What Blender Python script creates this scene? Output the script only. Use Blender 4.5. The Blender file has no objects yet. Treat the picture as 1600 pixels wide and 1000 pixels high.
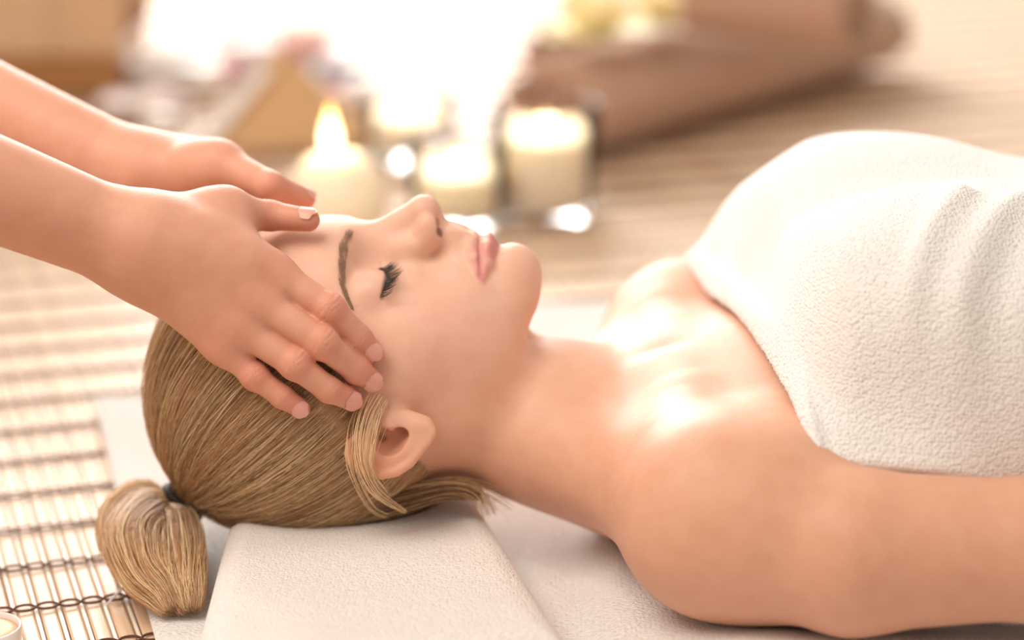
import bpy, math, random
import numpy as np
from mathutils import Vector, Matrix

# ------------------------------------------------------------------ camera, world, light, exposure
ELEV = math.radians(18.0)
FPX = 85.0 / 36.0 * 1600.0
FW = np.array([0, math.cos(ELEV), -math.sin(ELEV)])
UP = np.array([0, math.sin(ELEV), math.cos(ELEV)])
CAM = np.array([0, 0, .14]) - 1.349 * FW
SC = bpy.context.scene
COL = SC.collection
cam_data = bpy.data.cameras.new('camera')
cam = bpy.data.objects.new('camera', cam_data); COL.objects.link(cam)
cam.location = CAM; cam.rotation_euler = (math.pi / 2 - ELEV, 0, 0)
cam_data.lens = 85; cam_data.sensor_width = 36; cam_data.clip_start = .05; cam_data.clip_end = 60
cam_data.dof.use_dof = True; cam_data.dof.focus_distance = 1.27; cam_data.dof.aperture_fstop = 2.5
SC.camera = cam
SC.view_settings.view_transform = 'Standard'; SC.view_settings.look = 'None'
SC.view_settings.gamma = 1; SC.view_settings.use_curve_mapping = False
SC.view_settings.exposure = 0.42

world = bpy.data.worlds.new('world'); SC.world = world; world.use_nodes = True
world.node_tree.nodes['Background'].inputs[0].default_value = (1.0, .87, .745, 1)
world.node_tree.nodes['Background'].inputs[1].default_value = .46

def area_light(name, loc, target, size, size_y, power, col):
    l = bpy.data.lights.new(name, 'AREA'); l.shape = 'RECTANGLE'; l.size = size; l.size_y = size_y
    l.energy = power; l.color = col
    o = bpy.data.objects.new(name, l); COL.objects.link(o); o.location = loc
    o.rotation_euler = (Vector(target) - Vector(loc)).to_track_quat('-Z', 'Y').to_euler()
    return o
area_light('window_light', (-.95, 3.0, 1.15), (-.45, 0, .95), 2.3, 2.2, 140, (1, .975, .945))
area_light('face_key_light', (-.60, -.40, 1.25), (-.05, 0, .1), .8, .8, 11, (1, .91, .82))  # unseen key lamp, added close over the head to brighten the face

# ------------------------------------------------------------------ helpers
def ray(px, py): return FW + np.array([1., 0, 0]) * (px - 800) / FPX + UP * (500 - py) / FPX
def Py(px, py, y): d = ray(px, py); return CAM + d * ((y - CAM[1]) / d[1])
def Pz(px, py, z): d = ray(px, py); return CAM + d * ((z - CAM[2]) / d[2])
R_ = random.Random(7)
NR = np.random.default_rng(5)

def tag(o, label=None, cat=None, group=None, kind=None):
    if label: o['label'] = label
    if cat: o['category'] = cat
    if group: o['group'] = group
    if kind: o['kind'] = kind
    return o
def empty(name, loc=(0, 0, 0)):
    o = bpy.data.objects.new(name, None); o.location = loc; o.empty_display_size = .02; COL.objects.link(o); return o
def link(name, me, mat=None, parent=None):
    o = bpy.data.objects.new(name, me); COL.objects.link(o)
    if mat is not None and not me.materials: me.materials.append(mat)
    if parent is not None:
        o.parent = parent
        o.matrix_parent_inverse = Matrix.Translation(-Vector(parent.location)) if parent.parent is None else Matrix.Identity(4)
    return o
def mesh_np(name, V, Fq, smooth=True):
    """V (N,3), Fq (M,3|4) index array or list of lists"""
    me = bpy.data.meshes.new(name)
    V = np.asarray(V, dtype=np.float32)
    if isinstance(Fq, np.ndarray):
        k = Fq.shape[1]; M = len(Fq)
        me.vertices.add(len(V)); me.vertices.foreach_set('co', V.ravel())
        me.loops.add(M * k); me.loops.foreach_set('vertex_index', Fq.astype(np.int32).ravel())
        me.polygons.add(M); me.polygons.foreach_set('loop_start', np.arange(0, M * k, k, dtype=np.int32))
        me.polygons.foreach_set('loop_total', np.full(M, k, dtype=np.int32))
        me.update(calc_edges=True); me.validate()
    else:
        me.from_pydata([tuple(map(float, v)) for v in V], [], Fq); me.update()
    me.polygons.foreach_set('use_smooth', np.full(len(me.polygons), smooth))
    return me
def set_col(me, name, C):
    a = me.color_attributes.new(name, 'FLOAT_COLOR', 'POINT')
    C = np.asarray(C, dtype=np.float32)
    if C.shape[1] == 3: C = np.concatenate([C, np.ones((len(C), 1), np.float32)], 1)
    a.data.foreach_set('color', C.ravel())

# ------------------------------------------------------------------ distance fields and surface extraction
def ell(p, c, r):
    q = p - np.asarray(c, dtype=p.dtype); r = np.asarray(r, dtype=p.dtype)
    k0 = np.sqrt(((q / r) ** 2).sum(1)) + 1e-9; k1 = np.sqrt(((q / (r * r)) ** 2).sum(1)) + 1e-9
    return k0 * (k0 - 1) / k1
def cone(p, a, b, r1, r2):
    a = np.asarray(a, dtype=p.dtype); ba = np.asarray(b, dtype=p.dtype) - a
    pa = p - a; h = np.clip(pa @ ba / (ba @ ba), 0, 1)
    q = pa - h[:, None] * ba
    return np.sqrt((q * q).sum(1)) - (r1 + (r2 - r1) * h)
def smin(a, b, k):
    h = np.maximum(k - np.abs(a - b), 0) / k
    return np.minimum(a, b) - h * h * k * .25
def smax(a, b, k): return -smin(-a, -b, k)
def chain(p, pts, k=0.0):
    d = None
    for (a, b) in zip(pts[:-1], pts[1:]):
        c = cone(p, a[:3], b[:3], a[3], b[3])
        d = c if d is None else (np.minimum(d, c) if k == 0 else smin(d, c, k))
    return d
def sstep(x, a, b):
    t = np.clip((x - a) / (b - a), 0, 1); return t * t * (3 - 2 * t)

def extract(fn, xs, ys, zs, S=4, proj=2, far=1.6):
    """surface of fn = 0 on a rectilinear grid (surface nets), evaluated only near the surface"""
    def pad(a):
        n = (len(a) - 1 + S - 1) // S * S + 1
        while len(a) < n: a = np.append(a, 2 * a[-1] - a[-2])
        return a.astype(np.float32)
    xs, ys, zs = pad(xs), pad(ys), pad(zs)
    n = (len(xs), len(ys), len(zs))
    def ev(P):
        out = np.empty(len(P), np.float32)
        for i in range(0, len(P), 120000): out[i:i + 120000] = fn(P[i:i + 120000])
        return out
    cx, cy, cz = xs[::S], ys[::S], zs[::S]
    G = np.stack(np.meshgrid(cx, cy, cz, indexing='ij'), -1).reshape(-1, 3)
    cd = ev(G).reshape(len(cx), len(cy), len(cz))
    diag = np.sqrt((np.diff(cx)[:, None, None]) ** 2 + (np.diff(cy)[None, :, None]) ** 2 + (np.diff(cz)[None, None, :]) ** 2)
    m = None
    for i in (0, 1):
        for j in (0, 1):
            for k in (0, 1):
                c = np.abs(cd[i:cd.shape[0] - 1 + i, j:cd.shape[1] - 1 + j, k:cd.shape[2] - 1 + k])
                m = c if m is None else np.minimum(m, c)
    act = m < diag * far * .75
    low = cd[:-1, :-1, :-1]
    vol = np.pad(np.repeat(np.repeat(np.repeat(low, S, 0), S, 1), S, 2), ((0, 1),) * 3, mode='edge')
    msk = np.zeros(n, bool)
    bi = np.argwhere(act)
    off = np.stack(np.meshgrid(*[np.arange(S + 1)] * 3, indexing='ij'), -1).reshape(-1, 3)
    for i in range(0, len(bi), 20000):
        ii = (bi[i:i + 20000, None, :] * S + off[None]).reshape(-1, 3)
        msk[ii[:, 0], ii[:, 1], ii[:, 2]] = True
    idx = np.argwhere(msk)
    vol[msk] = ev(np.stack([xs[idx[:, 0]], ys[idx[:, 1]], zs[idx[:, 2]]], 1))
    ins = vol < 0
    cs = sum(ins[i:n[0] - 1 + i, j:n[1] - 1 + j, k:n[2] - 1 + k].astype(np.int8) for i in (0, 1) for j in (0, 1) for k in (0, 1))
    cell = np.argwhere((cs > 0) & (cs < 8))
    cid = np.full((n[0] - 1, n[1] - 1, n[2] - 1), -1, np.int32)
    cid[cell[:, 0], cell[:, 1], cell[:, 2]] = np.arange(len(cell))
    acc = np.zeros((len(cell), 3)); cnt = np.zeros(len(cell))
    ax = (xs, ys, zs)
    for a in range(3):
        b, c = (a + 1) % 3, (a + 2) % 3
        for ob in (0, 1):
            for oc in (0, 1):
                i0 = cell.copy(); i0[:, b] += ob; i0[:, c] += oc
                i1 = i0.copy(); i1[:, a] += 1
                d0 = vol[i0[:, 0], i0[:, 1], i0[:, 2]]; d1 = vol[i1[:, 0], i1[:, 1], i1[:, 2]]
                s = (d0 < 0) != (d1 < 0)
                t = np.where(s, d0 / np.where(s, d0 - d1, 1), 0)
                p = np.stack([ax[q][i0[:, q]] for q in range(3)], 1).astype(float)
                p[:, a] += t * (ax[a][i1[:, a]] - ax[a][i0[:, a]])
                acc += p * s[:, None]; cnt += s
    V = acc / cnt[:, None]
    Q = []
    for a in range(3):
        b, c = (a + 1) % 3, (a + 2) % 3
        sl0 = [slice(1, -1)] * 3; sl1 = [slice(1, -1)] * 3
        sl0[a] = slice(0, -1); sl1[a] = slice(1, None)
        i0, i1 = ins[tuple(sl0)], ins[tuple(sl1)]
        e = np.argwhere(i0 != i1); 
        if not len(e): continue
        flip = i1[e[:, 0], e[:, 1], e[:, 2]]
        g = e.copy(); g[:, b] += 1; g[:, c] += 1
        def cl(db, dc):
            h = g.copy(); h[:, b] += db; h[:, c] += dc
            return cid[h[:, 0], h[:, 1], h[:, 2]]
        q = np.stack([cl(-1, -1), cl(0, -1), cl(0, 0), cl(-1, 0)], 1)
        q[flip] = q[flip][:, ::-1]
        Q.append(q)
    Q = np.concatenate(Q)
    Q = Q[(Q >= 0).all(1)]
    V = V.astype(np.float32)
    for _ in range(proj):
        V = snap(fn, V, 0.0, maxstep=.002)
    return V, Q
def grad(fn, P, h=4e-4):
    k = np.array([[1, -1, -1], [-1, -1, 1], [-1, 1, -1], [1, 1, 1]], np.float32)
    g = np.zeros_like(P)
    for r in k:
        for i in range(0, len(P), 150000):
            g[i:i + 150000] += r * fn(P[i:i + 150000] + r * h)[:, None]
    return g / (4 * h)
def snap(fn, P, level, maxstep=1.0):
    d = np.concatenate([fn(P[i:i + 150000]) for i in range(0, len(P), 150000)]) - level
    g = grad(fn, P); n2 = (g * g).sum(1)[:, None] + 1e-6
    st = -d[:, None] * g / n2
    L = np.sqrt((st * st).sum(1))[:, None] + 1e-12
    return (P + st * np.minimum(1, maxstep / L)).astype(np.float32)
def lin(*segs):
    """non-uniform axis: (start, end, step) runs joined"""
    out = []
    for (a, b, s) in segs:
        out.append(np.linspace(a, b, max(2, int(round((b - a) / s))), endpoint=False))
    out.append(np.array([segs[-1][1]]))
    return np.concatenate(out)
# ------------------------------------------------------------------ the reclining person: head, neck, torso, arms (one field, one mesh)
HX, HZ = -.0625, .094
def H(A, B, U): return np.array([HX + A / 100, -U / 100, HZ + B / 100])
LASH = lambda U: -.57 - .12 * (U - 3.55) ** 2
def head_cm(q):
    """q in cm: A towards the feet, B towards the face, U away from the mid-plane (both sides alike)"""
    d = ell(q, (-4.7, 1.0, 0), (9.2, 9.0, 7.3))
    d = smax(d, -6.5 - q[:, 1], 1.6)                                             # back of the head pressed into the towel
    d = smin(d, ell(q, (-3.5, 3.7, 0), (5.4, 6.6, 5.0)), 1.4)                    # forehead
    d = smin(d, ell(q, (.6, 2.6, 0), (5.8, 5.7, 5.6)), 1.6)                      # mid face
    d = smin(d, ell(q, (.9, 4.3, 4.0), (2.3, 2.3, 1.8)), 1.6)                    # cheek bone
    d = smin(d, ell(q, (2.9, 4.5, 2.6), (2.4, 2.7, 2.1)), 1.6)                   # cheek
    d = smin(d, ell(q, (3.9, 6.2, 0), (2.4, 2.9, 2.7)), 1.4)                     # muzzle
    d = smin(d, cone(q, (3.1, .3, 4.1), (6.15, 6.0, 1.0), 1.35, 1.45), 1.6)         # jaw
    d = smin(d, ell(q, (6.35, 7.3, 0), (1.55, 1.7, 1.65)), 1.1)                  # chin
    d = smin(d, ell(q, (3.2, 2.2, 2.3), (3.2, 4.0, 2.7)), 1.6)
    # brow ridge and eye hollow
    d = smin(d, chain(q, [(-2.9, 9.0, .8, .55), (-3.15, 7.9, 2.9, .6), (-2.7, 6.2, 4.3, .55)]), 1.0)
    d = smax(d, -ell(q, (-.9, 9.75, 2.6), (1.55, 1.9, 1.5)), 1.1)
    d = smax(d, -ell(q, (-.8, 8.9, 4.0), (1.7, 1.5, 1.5)), 1.0)
    # eye ball under closed lids
    e = q - np.array([-1.30, 7.12, 3.25], q.dtype)
    re = np.sqrt((e * e * np.array([.92, 1, .60], q.dtype)).sum(1))
    side = LASH(q[:, 2]) - q[:, 0]
    wu = sstep(q[:, 2], 1.2, 1.7) * (1 - sstep(q[:, 2], 4.5, 5.0))
    lid = re - (1.24 + wu * (.10 * sstep(side, -.05, .05) - .05 * np.exp(-(side / .06) ** 2)))
    kk = .45 + .9 * sstep(-side, -.02, .25) * wu
    hh = np.maximum(kk - np.abs(d - lid), 0) / kk
    d = np.minimum(d, lid) - hh * hh * kk * .25 * (.45 / kk) ** .35
    cr = chain(q, [(-2.2, 8.35, 1.9, .03), (-2.55, 8.2, 3.0, .03), (-2.5, 7.7, 4.1, .03), (-2.0, 6.9, 5.0, .03)])
    d = d + .045 * np.exp(-(cr / .11) ** 2)                                      # fold of the upper lid
    # nose
    n = cone(q, (-1.9, 9.2, 0), (1.2, 10.85, 0), .66, .76)
    n = smin(n, ell(q, (1.45, 10.93, 0), (.82, .84, .90)), .4)
    n = smin(n, cone(q, (-.4, 8.8, .7), (1.1, 9.3, .95), .8, .7), 1.0)
    d = smin(d, n, .75)
    d = smin(d, cone(q, (1.95, 10.75, 0), (2.5, 9.5, 0), .40, .36), .3)          # columella
    d = smin(d, ell(q, (1.66, 9.98, 1.02), (.66, .98, .56)), .36)               # wing
    d = smax(d, -cone(q, (2.28, 10.80, .62), (2.36, 10.0, 1.25), .20, .27), .12)  # nostril
    d = smax(d, -ell(q, (2.44, 10.35, 1.05), (.28, .60, .34)), .10)
    al = chain(q, [(.9, 9.75, 1.5, 0), (1.35, 9.15, 1.75, 0), (2.1, 9.0, 1.75, 0), (2.5, 9.4, 1.4, 0)])
    d = d + .07 * np.exp(-(al / .22) ** 2)
    d = smax(d, -cone(q, (2.1, 10.4, .62), (1.2, 9.9, .7), .26, .2), .1)
    # upper lip field and philtrum
    d = smin(d, cone(q, (3.1, 9.1, 0), (3.7, 8.85, 0), .90, .85), 1.0)
    d = smin(d, chain(q, [(2.95, 9.9, .42, .14), (3.7, 9.72, .5, .15)]), .35)
    # lips
    up = chain(q, [(4.10, 9.27, 0, .40), (4.03, 9.20, .6, .42), (4.18, 8.62, 1.5, .34), (4.48, 7.80, 2.45, .12)], .15)
    lo = chain(q, [(5.00, 9.08, 0, .53), (4.98, 8.93, .8, .51), (4.84, 8.32, 1.6, .38), (4.60, 7.70, 2.45, .12)], .15)
    d = smin(d, up, .28); d = smin(d, lo, .28)
    d = smax(d, -chain(q, [(4.54, 9.75, 0, .07), (4.50, 9.58, .6, .11), (4.52, 8.90, 1.6, .14), (4.56, 8.02, 2.5, .12)]), .10)
    d = smax(d, -ell(q, (4.56, 8.05, 2.75), (.22, .3, .3)), .35)                 # corner of the mouth
    d = smax(d, -cone(q, (5.72, 9.6, 0), (5.5, 9.1, 1.3), .28, .2), .6)          # fold under the lip
    return d
def P2A(px, py, U):
    w = Py(px, py, -U / 100); return ((w[0] - HX) * 100, (w[2] - HZ) * 100, U)
def EU(py): return 7.15 + (py - 660) / 90 * 1.10
def E3(px, py, du=0.0): return P2A(px, py, EU(py) + du)
EAR_OUT = [E3(*p)[:2] for p in ((580, 666), (558, 672), (541, 688), (536, 708), (545, 728), (566, 743), (595, 749), (622, 744), (645, 729), (663, 708), (676, 692), (684, 679), (682, 668), (670, 660), (655, 657), (640, 660), (610, 662))]
EAR_RIM = [E3(*p) + (r,) for p, r in (((578, 676, .02), .16), ((560, 680, .12), .20), ((548, 692, .16), .22), ((545, 708, .18), .22), ((553, 725, .18), .22), ((571, 737, .18), .22), ((596, 742, .18), .22), ((620, 737, .16), .22), ((640, 724, .10), .22), ((654, 706, .02), .22))]
EAR_SCAPHA = [E3(*p) + (.10,) for p in ((560, 700, .36), (563, 718, .38), (578, 729, .40), (598, 732, .42), (620, 726, .40), (634, 716, .36))]
EAR_CENTRE = np.array(P2A(606, 704, 7.5))
CONCHA = np.array(E3(607, 691, .20)); CANAL = np.array(E3(627, 678, .0)); CONCHA2 = np.array(E3(592, 682, .25))
EAR_TRAGUS = [P2A(606, 650, 6.6) + (.45,), P2A(609, 660, 7.05) + (.32,), P2A(611, 668, 7.30) + (.18,)]
EAR_FRONT = [P2A(584, 650, 6.65) + (.40,), P2A(612, 650, 6.75) + (.46,), P2A(640, 654, 6.85) + (.44,), P2A(660, 662, 6.9) + (.40,)]
EB0 = E3(606, 660)[1]; EB1 = E3(606, 750)[1]
def poly2(x, y, pts):
    d = np.full(len(x), 1e9, x.dtype); s = np.ones(len(x), x.dtype); n = len(pts)
    for i in range(n):
        (ax, ay), (bx, by) = pts[i], pts[i - 1]
        ex, ey = bx - ax, by - ay; wx, wy = x - ax, y - ay
        t = np.clip((wx * ex + wy * ey) / (ex * ex + ey * ey), 0, 1)
        d = np.minimum(d, (wx - ex * t) ** 2 + (wy - ey * t) ** 2)
        c1 = y >= ay; c2 = y < by; c3 = ex * wy > ey * wx
        f = (c1 & c2 & c3) | (~c1 & ~c2 & ~c3); s = np.where(f, -s, s)
    return s * np.sqrt(d)
def ear_cm(q):
    um = 7.15 + np.clip((EB0 - q[:, 1]) / (EB0 - EB1), -.2, 1.2) * 1.10
    d = smax(poly2(q[:, 0], q[:, 1], EAR_OUT) + .32, np.abs(q[:, 2] - um) - .02, .30) - .28
    d = smin(d, chain(q, EAR_RIM, 0), .16)
    d = smax(d, -chain(q, EAR_SCAPHA, 0), .16)
    # stem that carries the ear on the skull
    d = smin(d, ell(q, EAR_CENTRE + np.array([0, .15, -.75]), (1.7, .9, .8)), .3)
    return d
def ear_hole(q):
    h = np.minimum(ell(q, CONCHA, (.84, .70, 1.35)), ell(q, CONCHA2, (.62, .42, .9)))
    h = smin(h, ell(q, CANAL, (.42, .38, 1.35)), .35)
    return smax(h, -np.minimum(chain(q, EAR_TRAGUS, 0), chain(q, EAR_FRONT, 0) + .12), .12)
def f_head(p):
    q = np.stack([(p[:, 0] - HX) * 100, (p[:, 2] - HZ) * 100, np.abs(p[:, 1]) * 100], 1)
    return head_cm(q) / 100
SH = Py(1122, 814, -.146); AR1 = Py(1330, 862, -.172); AR2 = Py(1620, 858, -.185)
def mir(a): return np.array([a[0], -a[1], a[2]])
ELB = AR2 + (AR2 - AR1) * .75
def f_torso(p):
    """trunk without arms (the towel follows this)"""
    q = p.copy(); q[:, 1] = np.abs(q[:, 1])
    d = ell(q, (.29, 0, .064), (.212, .124, .088))
    d = smin(d, ell(q, (.262, .064, .130), (.080, .060, .055)), .05)
    d = smin(d, ell(q, (.52, 0, .068), (.26, .118, .066)), .10)
    d = smin(d, ell(q, (.70, 0, .085), (.16, .170, .082)), .10)
    d = smin(d, chain(q, [(.78, .085, .09, .088), (1.13, .075, .075, .056)], 0), .05)
    return d
def f_neck(p):
    q = p.copy(); q[:, 1] = np.abs(q[:, 1])
    s = np.array([1, 1 / 1.15, 1], p.dtype)
    d = cone(p * s, H(1.5, .0, 0), H(8.0, -1.3, 0), .042, .039)
    d = smin(d, cone(p * s, H(8.0, -1.3, 0), H(13.5, -3.4, 0), .039, .043), .02)
    return d
def f_chest(p):
    """neck, shoulder girdle and trunk, without the arms"""
    q = p.copy(); q[:, 1] = np.abs(q[:, 1])
    tor = f_torso(p)
    d = f_neck(p)
    # shoulder girdle
    sh = mir(SH)
    g = cone(q, (.105, 0, .074), (.110, .13, .078), .042, .032)
    g = smin(g, cone(q, H(12.0, -3.2, 1.5), (.108, .13, .080), .036, .034), .03)
    g = smin(g, cone(q, (.135, 0, .080), (.140, .085, .079), .046, .044), .03)
    g = smin(g, cone(q, H(8.2, -1.7, -2.6) , (.098, .122, .073), .019, .033), .03)
    d = smin(d, g, .040)
    d = smin(d, tor, .04)
    d = smin(d, cone(q, (.115, .120, .074), (.20, .105, .082), .037, .045), .03)
    # collar bones and the notch between them
    d = smin(d, chain(q, [(.088, .020, .108, .006), (.092, .055, .111, .005), (.090, .10, .110, .005), (.097, .13, .104, .006)], .004), .028)
    return d
def f_body(p):
    q = p.copy(); q[:, 1] = np.abs(q[:, 1]); sh = mir(SH)
    d = f_chest(p)
    # arms
    arm = cone(q, sh, mir(AR1), .0405, .0405)
    arm = smin(arm, cone(q, mir(AR1), mir(AR2), .0405, .034), .01)
    arm = smin(arm, chain(q, [tuple(mir(AR2)) + (.034,), tuple(mir(ELB)) + (.033,), (.66, .20, .05, .028), (.74, .195, .04, .024)], .01), .01)
    arm = smin(arm, ell(q, sh + np.array([.02, .002, .0]), (.046, .040, .041)), .02)
    hnd = ell(q, (.80, .195, .035), (.055, .036, .016))
    for i, (dy, L) in enumerate(((.03, .055), (.010, .075), (-.010, .08), (-.028, .07))):
        hnd = smin(hnd, chain(q, [(.835, .195 + dy * .8, .035, .0095), (.835 + L * .6, .195 + dy, .032, .0085), (.835 + L, .195 + dy, .024, .0075)]), .008)
    hnd = smin(hnd, chain(q, [(.775, .17, .035, .013), (.82, .15, .03, .010), (.85, .148, .026, .0085)]), .012)
    arm = smin(arm, hnd, .02)
    kk = .036 - .030 * sstep(q[:, 0], .13, .20)
    hh = np.maximum(kk - np.abs(d - arm), 0) / kk
    d = np.minimum(d, arm) - hh * hh * kk * .25
    return d
def f_legs(p):
    q = p.copy(); q[:, 1] = np.abs(q[:, 1])
    return chain(q, [(1.10, .075, .075, .058), (1.17, .075, .068, .052), (1.28, .075, .06, .052), (1.50, .075, .045, .034), (1.53, .078, .045, .036), (1.55, .085, .12, .028), (1.55, .095, .17, .018)], .02)
def f_woman(p, ears=True):
    q = np.stack([(p[:, 0] - HX) * 100, (p[:, 2] - HZ) * 100, np.abs(p[:, 1]) * 100], 1)
    near = p[:, 0] < .13
    d = np.full(len(p), 1.0, p.dtype)
    bod = p[:, 0] > -.075
    if bod.any():
        d[bod] = f_body(p[bod])
    leg = p[:, 0] > 1.0
    if leg.any(): d[leg] = smin(d[leg], f_legs(p[leg]), .02)
    if near.any():
        dh = head_cm(q[near]) / 100
        d[near] = smin(d[near], dh, .014)
        if ears:
            w = near & (p[:, 0] > -.13) & (p[:, 0] < .03) & (q[:, 2] > 5)
            if w.any():
                e = smin(d[w], ear_cm(q[w]) / 100, .0028)
                e = smin(e, chain(q[w], EAR_FRONT, 0) / 100, .006)
                e = smin(e, chain(q[w], EAR_TRAGUS, 0) / 100, .005)
                d[w] = smax(e, -ear_hole(q[w]) / 100, .0016)
    return smax(d, .0078 - p[:, 2], .008)
woman_x = lin((-.222, -.115, .003), (-.115, .028, .0011), (.028, .12, .0018), (.12, .33, .0032), (.33, .9, .007), (.9, 1.6, .010))
woman_y = lin((-.26, -.095, .004), (-.095, .012, .0011), (.012, .095, .0022), (.095, .26, .005))
woman_z = lin((-.002, .075, .0026), (.075, .125, .0016), (.125, .225, .0011))
# ------------------------------------------------------------------ the masseur: both hands on the client's temples
HAIR_T = .006
def f_headhair(p):
    """skull plus the layer of combed hair (what the hands rest on)"""
    d = f_head(p)
    up = sstep(p[:, 0], -.075, -.10)
    return d - HAIR_T * up
def rest(px, py, r, lift=0.0, far=False):
    """point on the line of sight through a pixel whose distance to the head is r + lift"""
    ys = np.linspace(-.30, .30, 1600); d = ray(px, py)
    P = CAM + d[None] * ((ys - CAM[1]) / d[1])[:, None]
    s = f_headhair(P) - r - lift
    if not (s < 0).any(): return P[int(np.argmin(s))]
    return P[int(np.nonzero(s < 0)[0][-1 if far else 0])]
def jt(p, r): return tuple(float(c) for c in p) + (r,)
def fng(pts, rs, lifts, dy=0): return [jt(rest(px, py + dy, r, l), r) for (px, py), r, l in zip(pts, rs, lifts)]
FPTS = dict(
    index=([(427, 427), (515, 483), (560, 528), (582, 549)], [.0092, .0079, .0069, .0059], [.005, .004, .001, .0]),
    middle=([(395, 466), (504, 536), (557, 578), (580, 594)], [.0094, .0080, .0071, .0061], [.008, .006, .0015, .0]),
    ring=([(366, 505), (461, 569), (514, 609), (548, 624)], [.0088, .0076, .0067, .0059], [.008, .005, .0015, .0]),
    little=([(345, 538), (398, 588), (441, 620), (470, 638)], [.0080, .0066, .0059, .0052], [.007, .004, .0015, .0]))
NEAR = {k: fng(*v) for k, v in FPTS.items()}
NEAR.update(
    thumb=[jt(Py(250, 358, -.052), .0145), jt(Py(312, 348, -.042), .0138), jt(Py(360, 332, -.032), .0105), jt(rest(422, 337, .0080, .002), .0080), jt(rest(482, 344, .0062, 0), .0062)],
    wrist=[Py(240, 360, -.066), Py(236, 376, -.070), Py(232, 397, -.070), Py(226, 416, -.064)],
    arm=[jt(Py(222, 393, -.062), .0225), jt(Py(150, 358, -.066), .0248), jt(Py(0, 299, -.080), .0270)])
def mirj(j): return (j[0], -j[1], j[2], j[3])
FAR = {k: [mirj(j) for j in fng(*v, dy=34)] for k, v in FPTS.items()}
FAR.update(
    thumb=[jt(Py(225, 264, .060), .0145), jt(Py(300, 266, .048), .0142), jt(Py(350, 259, .040), .0110), jt(rest(422, 290, .0080, .001, True), .0080), jt(rest(476, 311, .0062, 0, True), .0062)],
    wrist=[np.array([w[0], -w[1], w[2]]) for w in NEAR['wrist']],
    arm=[jt(Py(205, 268, .068), .0225), jt(Py(140, 238, .072), .0240), jt(Py(0, 172, .086), .0255)])
for h, sy in ((NEAR, -1), (FAR, 1)):
    a, b = np.array(h['arm'][1][:3]), np.array(h['arm'][2][:3]); fd = b - a
    h['elbow'] = b + fd * 2.4 + np.array([0, 0, -.02])
    h['arm'] += [jt(b + fd * 1.1 + np.array([0, 0, -.001]), .0295), jt(h['elbow'], .036), (-.66, sy * .175, .50, .046), (-.69, sy * .15, .545, .05)]
for h in (NEAR, FAR):      # outward side of each finger joint
    h['out'] = {nm: [(lambda g: g / np.linalg.norm(g))(grad(f_head, np.array([j[:3]], np.float32))[0]) for j in h[nm]] for nm in ('index', 'middle', 'ring', 'little', 'thumb')}
def f_hand(p, h):
    d = None
    for nm in ('index', 'middle', 'ring', 'little'):
        j = h[nm]
        c = chain(p, j, .003)
        k = np.array(j[1][:3]); c = smin(c, np.sqrt(((p - k) ** 2).sum(1)) - j[1][3] * .99, .004)
        d = c if d is None else smin(d, c, .0026)
    m = None
    for w, nm, r0 in zip(h['wrist'], ('index', 'middle', 'ring', 'little'), (.0140, .0160, .0155, .0140)):
        j = h[nm][0]
        c = cone(p, w, j[:3], r0, j[3] + .0014)
        m = c if m is None else smin(m, c, .016)
    d = smin(d, m, .008)
    for a, b, nm in (('index', 'middle', 0), ('middle', 'ring', 0), ('ring', 'little', 0)):      # webs between the fingers
        A = np.array(h[a][0][:3]) * .80 + np.array(h[a][1][:3]) * .20; B = np.array(h[b][0][:3]) * .80 + np.array(h[b][1][:3]) * .20
        d = smin(d, cone(p, A, B, .0058, .0055), .006)
    T = h['thumb']; I = np.array(h['index'][0][:3]); W = np.array(h['wrist'][0])
    t = chain(p, T, .003)
    T1, T2 = np.array(T[1][:3]), np.array(T[2][:3])
    t = smin(t, cone(p, T1 * .6 + T2 * .4, I * .62 + W * .38, .0125, .0125), .018)
    t = smin(t, cone(p, T2 * .8 + T1 * .2, I * .80 + W * .20, .0085, .0095), .014)
    t = smin(t, cone(p, np.array(T[0][:3]), I * .3 + W * .7, .015, .014), .016)
    d = smin(d, t, .012)
    d = smin(d, chain(p, h['arm'], 0), .020)
    # creases over the finger joints
    for nm in ('index', 'middle', 'ring', 'little', 'thumb'):
        j = h[nm]
        for q, amp in (((1, .00028), (2, .00020)) if nm != 'thumb' else ((3, .00012),)):
            c = np.array(j[q][:3]); ax = np.array(j[q + 1][:3]) - np.array(j[q - 1][:3]); ax /= np.linalg.norm(ax)
            v = p - c; s = v @ ax; w = np.exp(-(s / .0034) ** 2) * (1 - sstep(np.sqrt((v * v).sum(1)), j[q][3] * 1.15, j[q][3] * 1.45))
            w = w * sstep(v @ h['out'][nm][q], .30 * j[q][3], .75 * j[q][3])
            d = d + amp * w * (.3 + np.cos((s + .0004 * np.sin(v[:, 0] * 900) + .0005 * np.sin(v[:, 2] * 700)) * 2 * math.pi / .0025))
    return d
def f_masseur_body(p):
    q = p.copy(); q[:, 1] = np.abs(q[:, 1])
    d = ell(q, (-.74, 0, .46), (.105, .155, .20))
    d = smin(d, ell(q, (-.78, 0, .22), (.13, .175, .14)), .08)
    d = smin(d, cone(q, (-.71, 0, .575), (-.69, .14, .545), .06, .05), .04)
    d = smin(d, cone(q, (-.72, 0, .57), (-.70, 0, .70), .055, .05), .03)
    d = smin(d, chain(q, [(-.78, .10, .17, .085), (-.44, .17, .075, .06), (-.82, .15, .055, .045), (-.90, .13, .035, .03)], .02), .04)
    u = np.stack([-(p[:, 2] - .79) * 100 - (p[:, 0] + .68) * 40, (p[:, 0] + .69) * 92 - (p[:, 2] - .79) * 38, np.abs(p[:, 1]) * 100], 1)
    hd = np.full(len(p), .5, p.dtype); w = p[:, 2] > .6
    if w.any(): hd[w] = head_cm(u[w]) / 100
    return smin(d, hd, .02)
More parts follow.
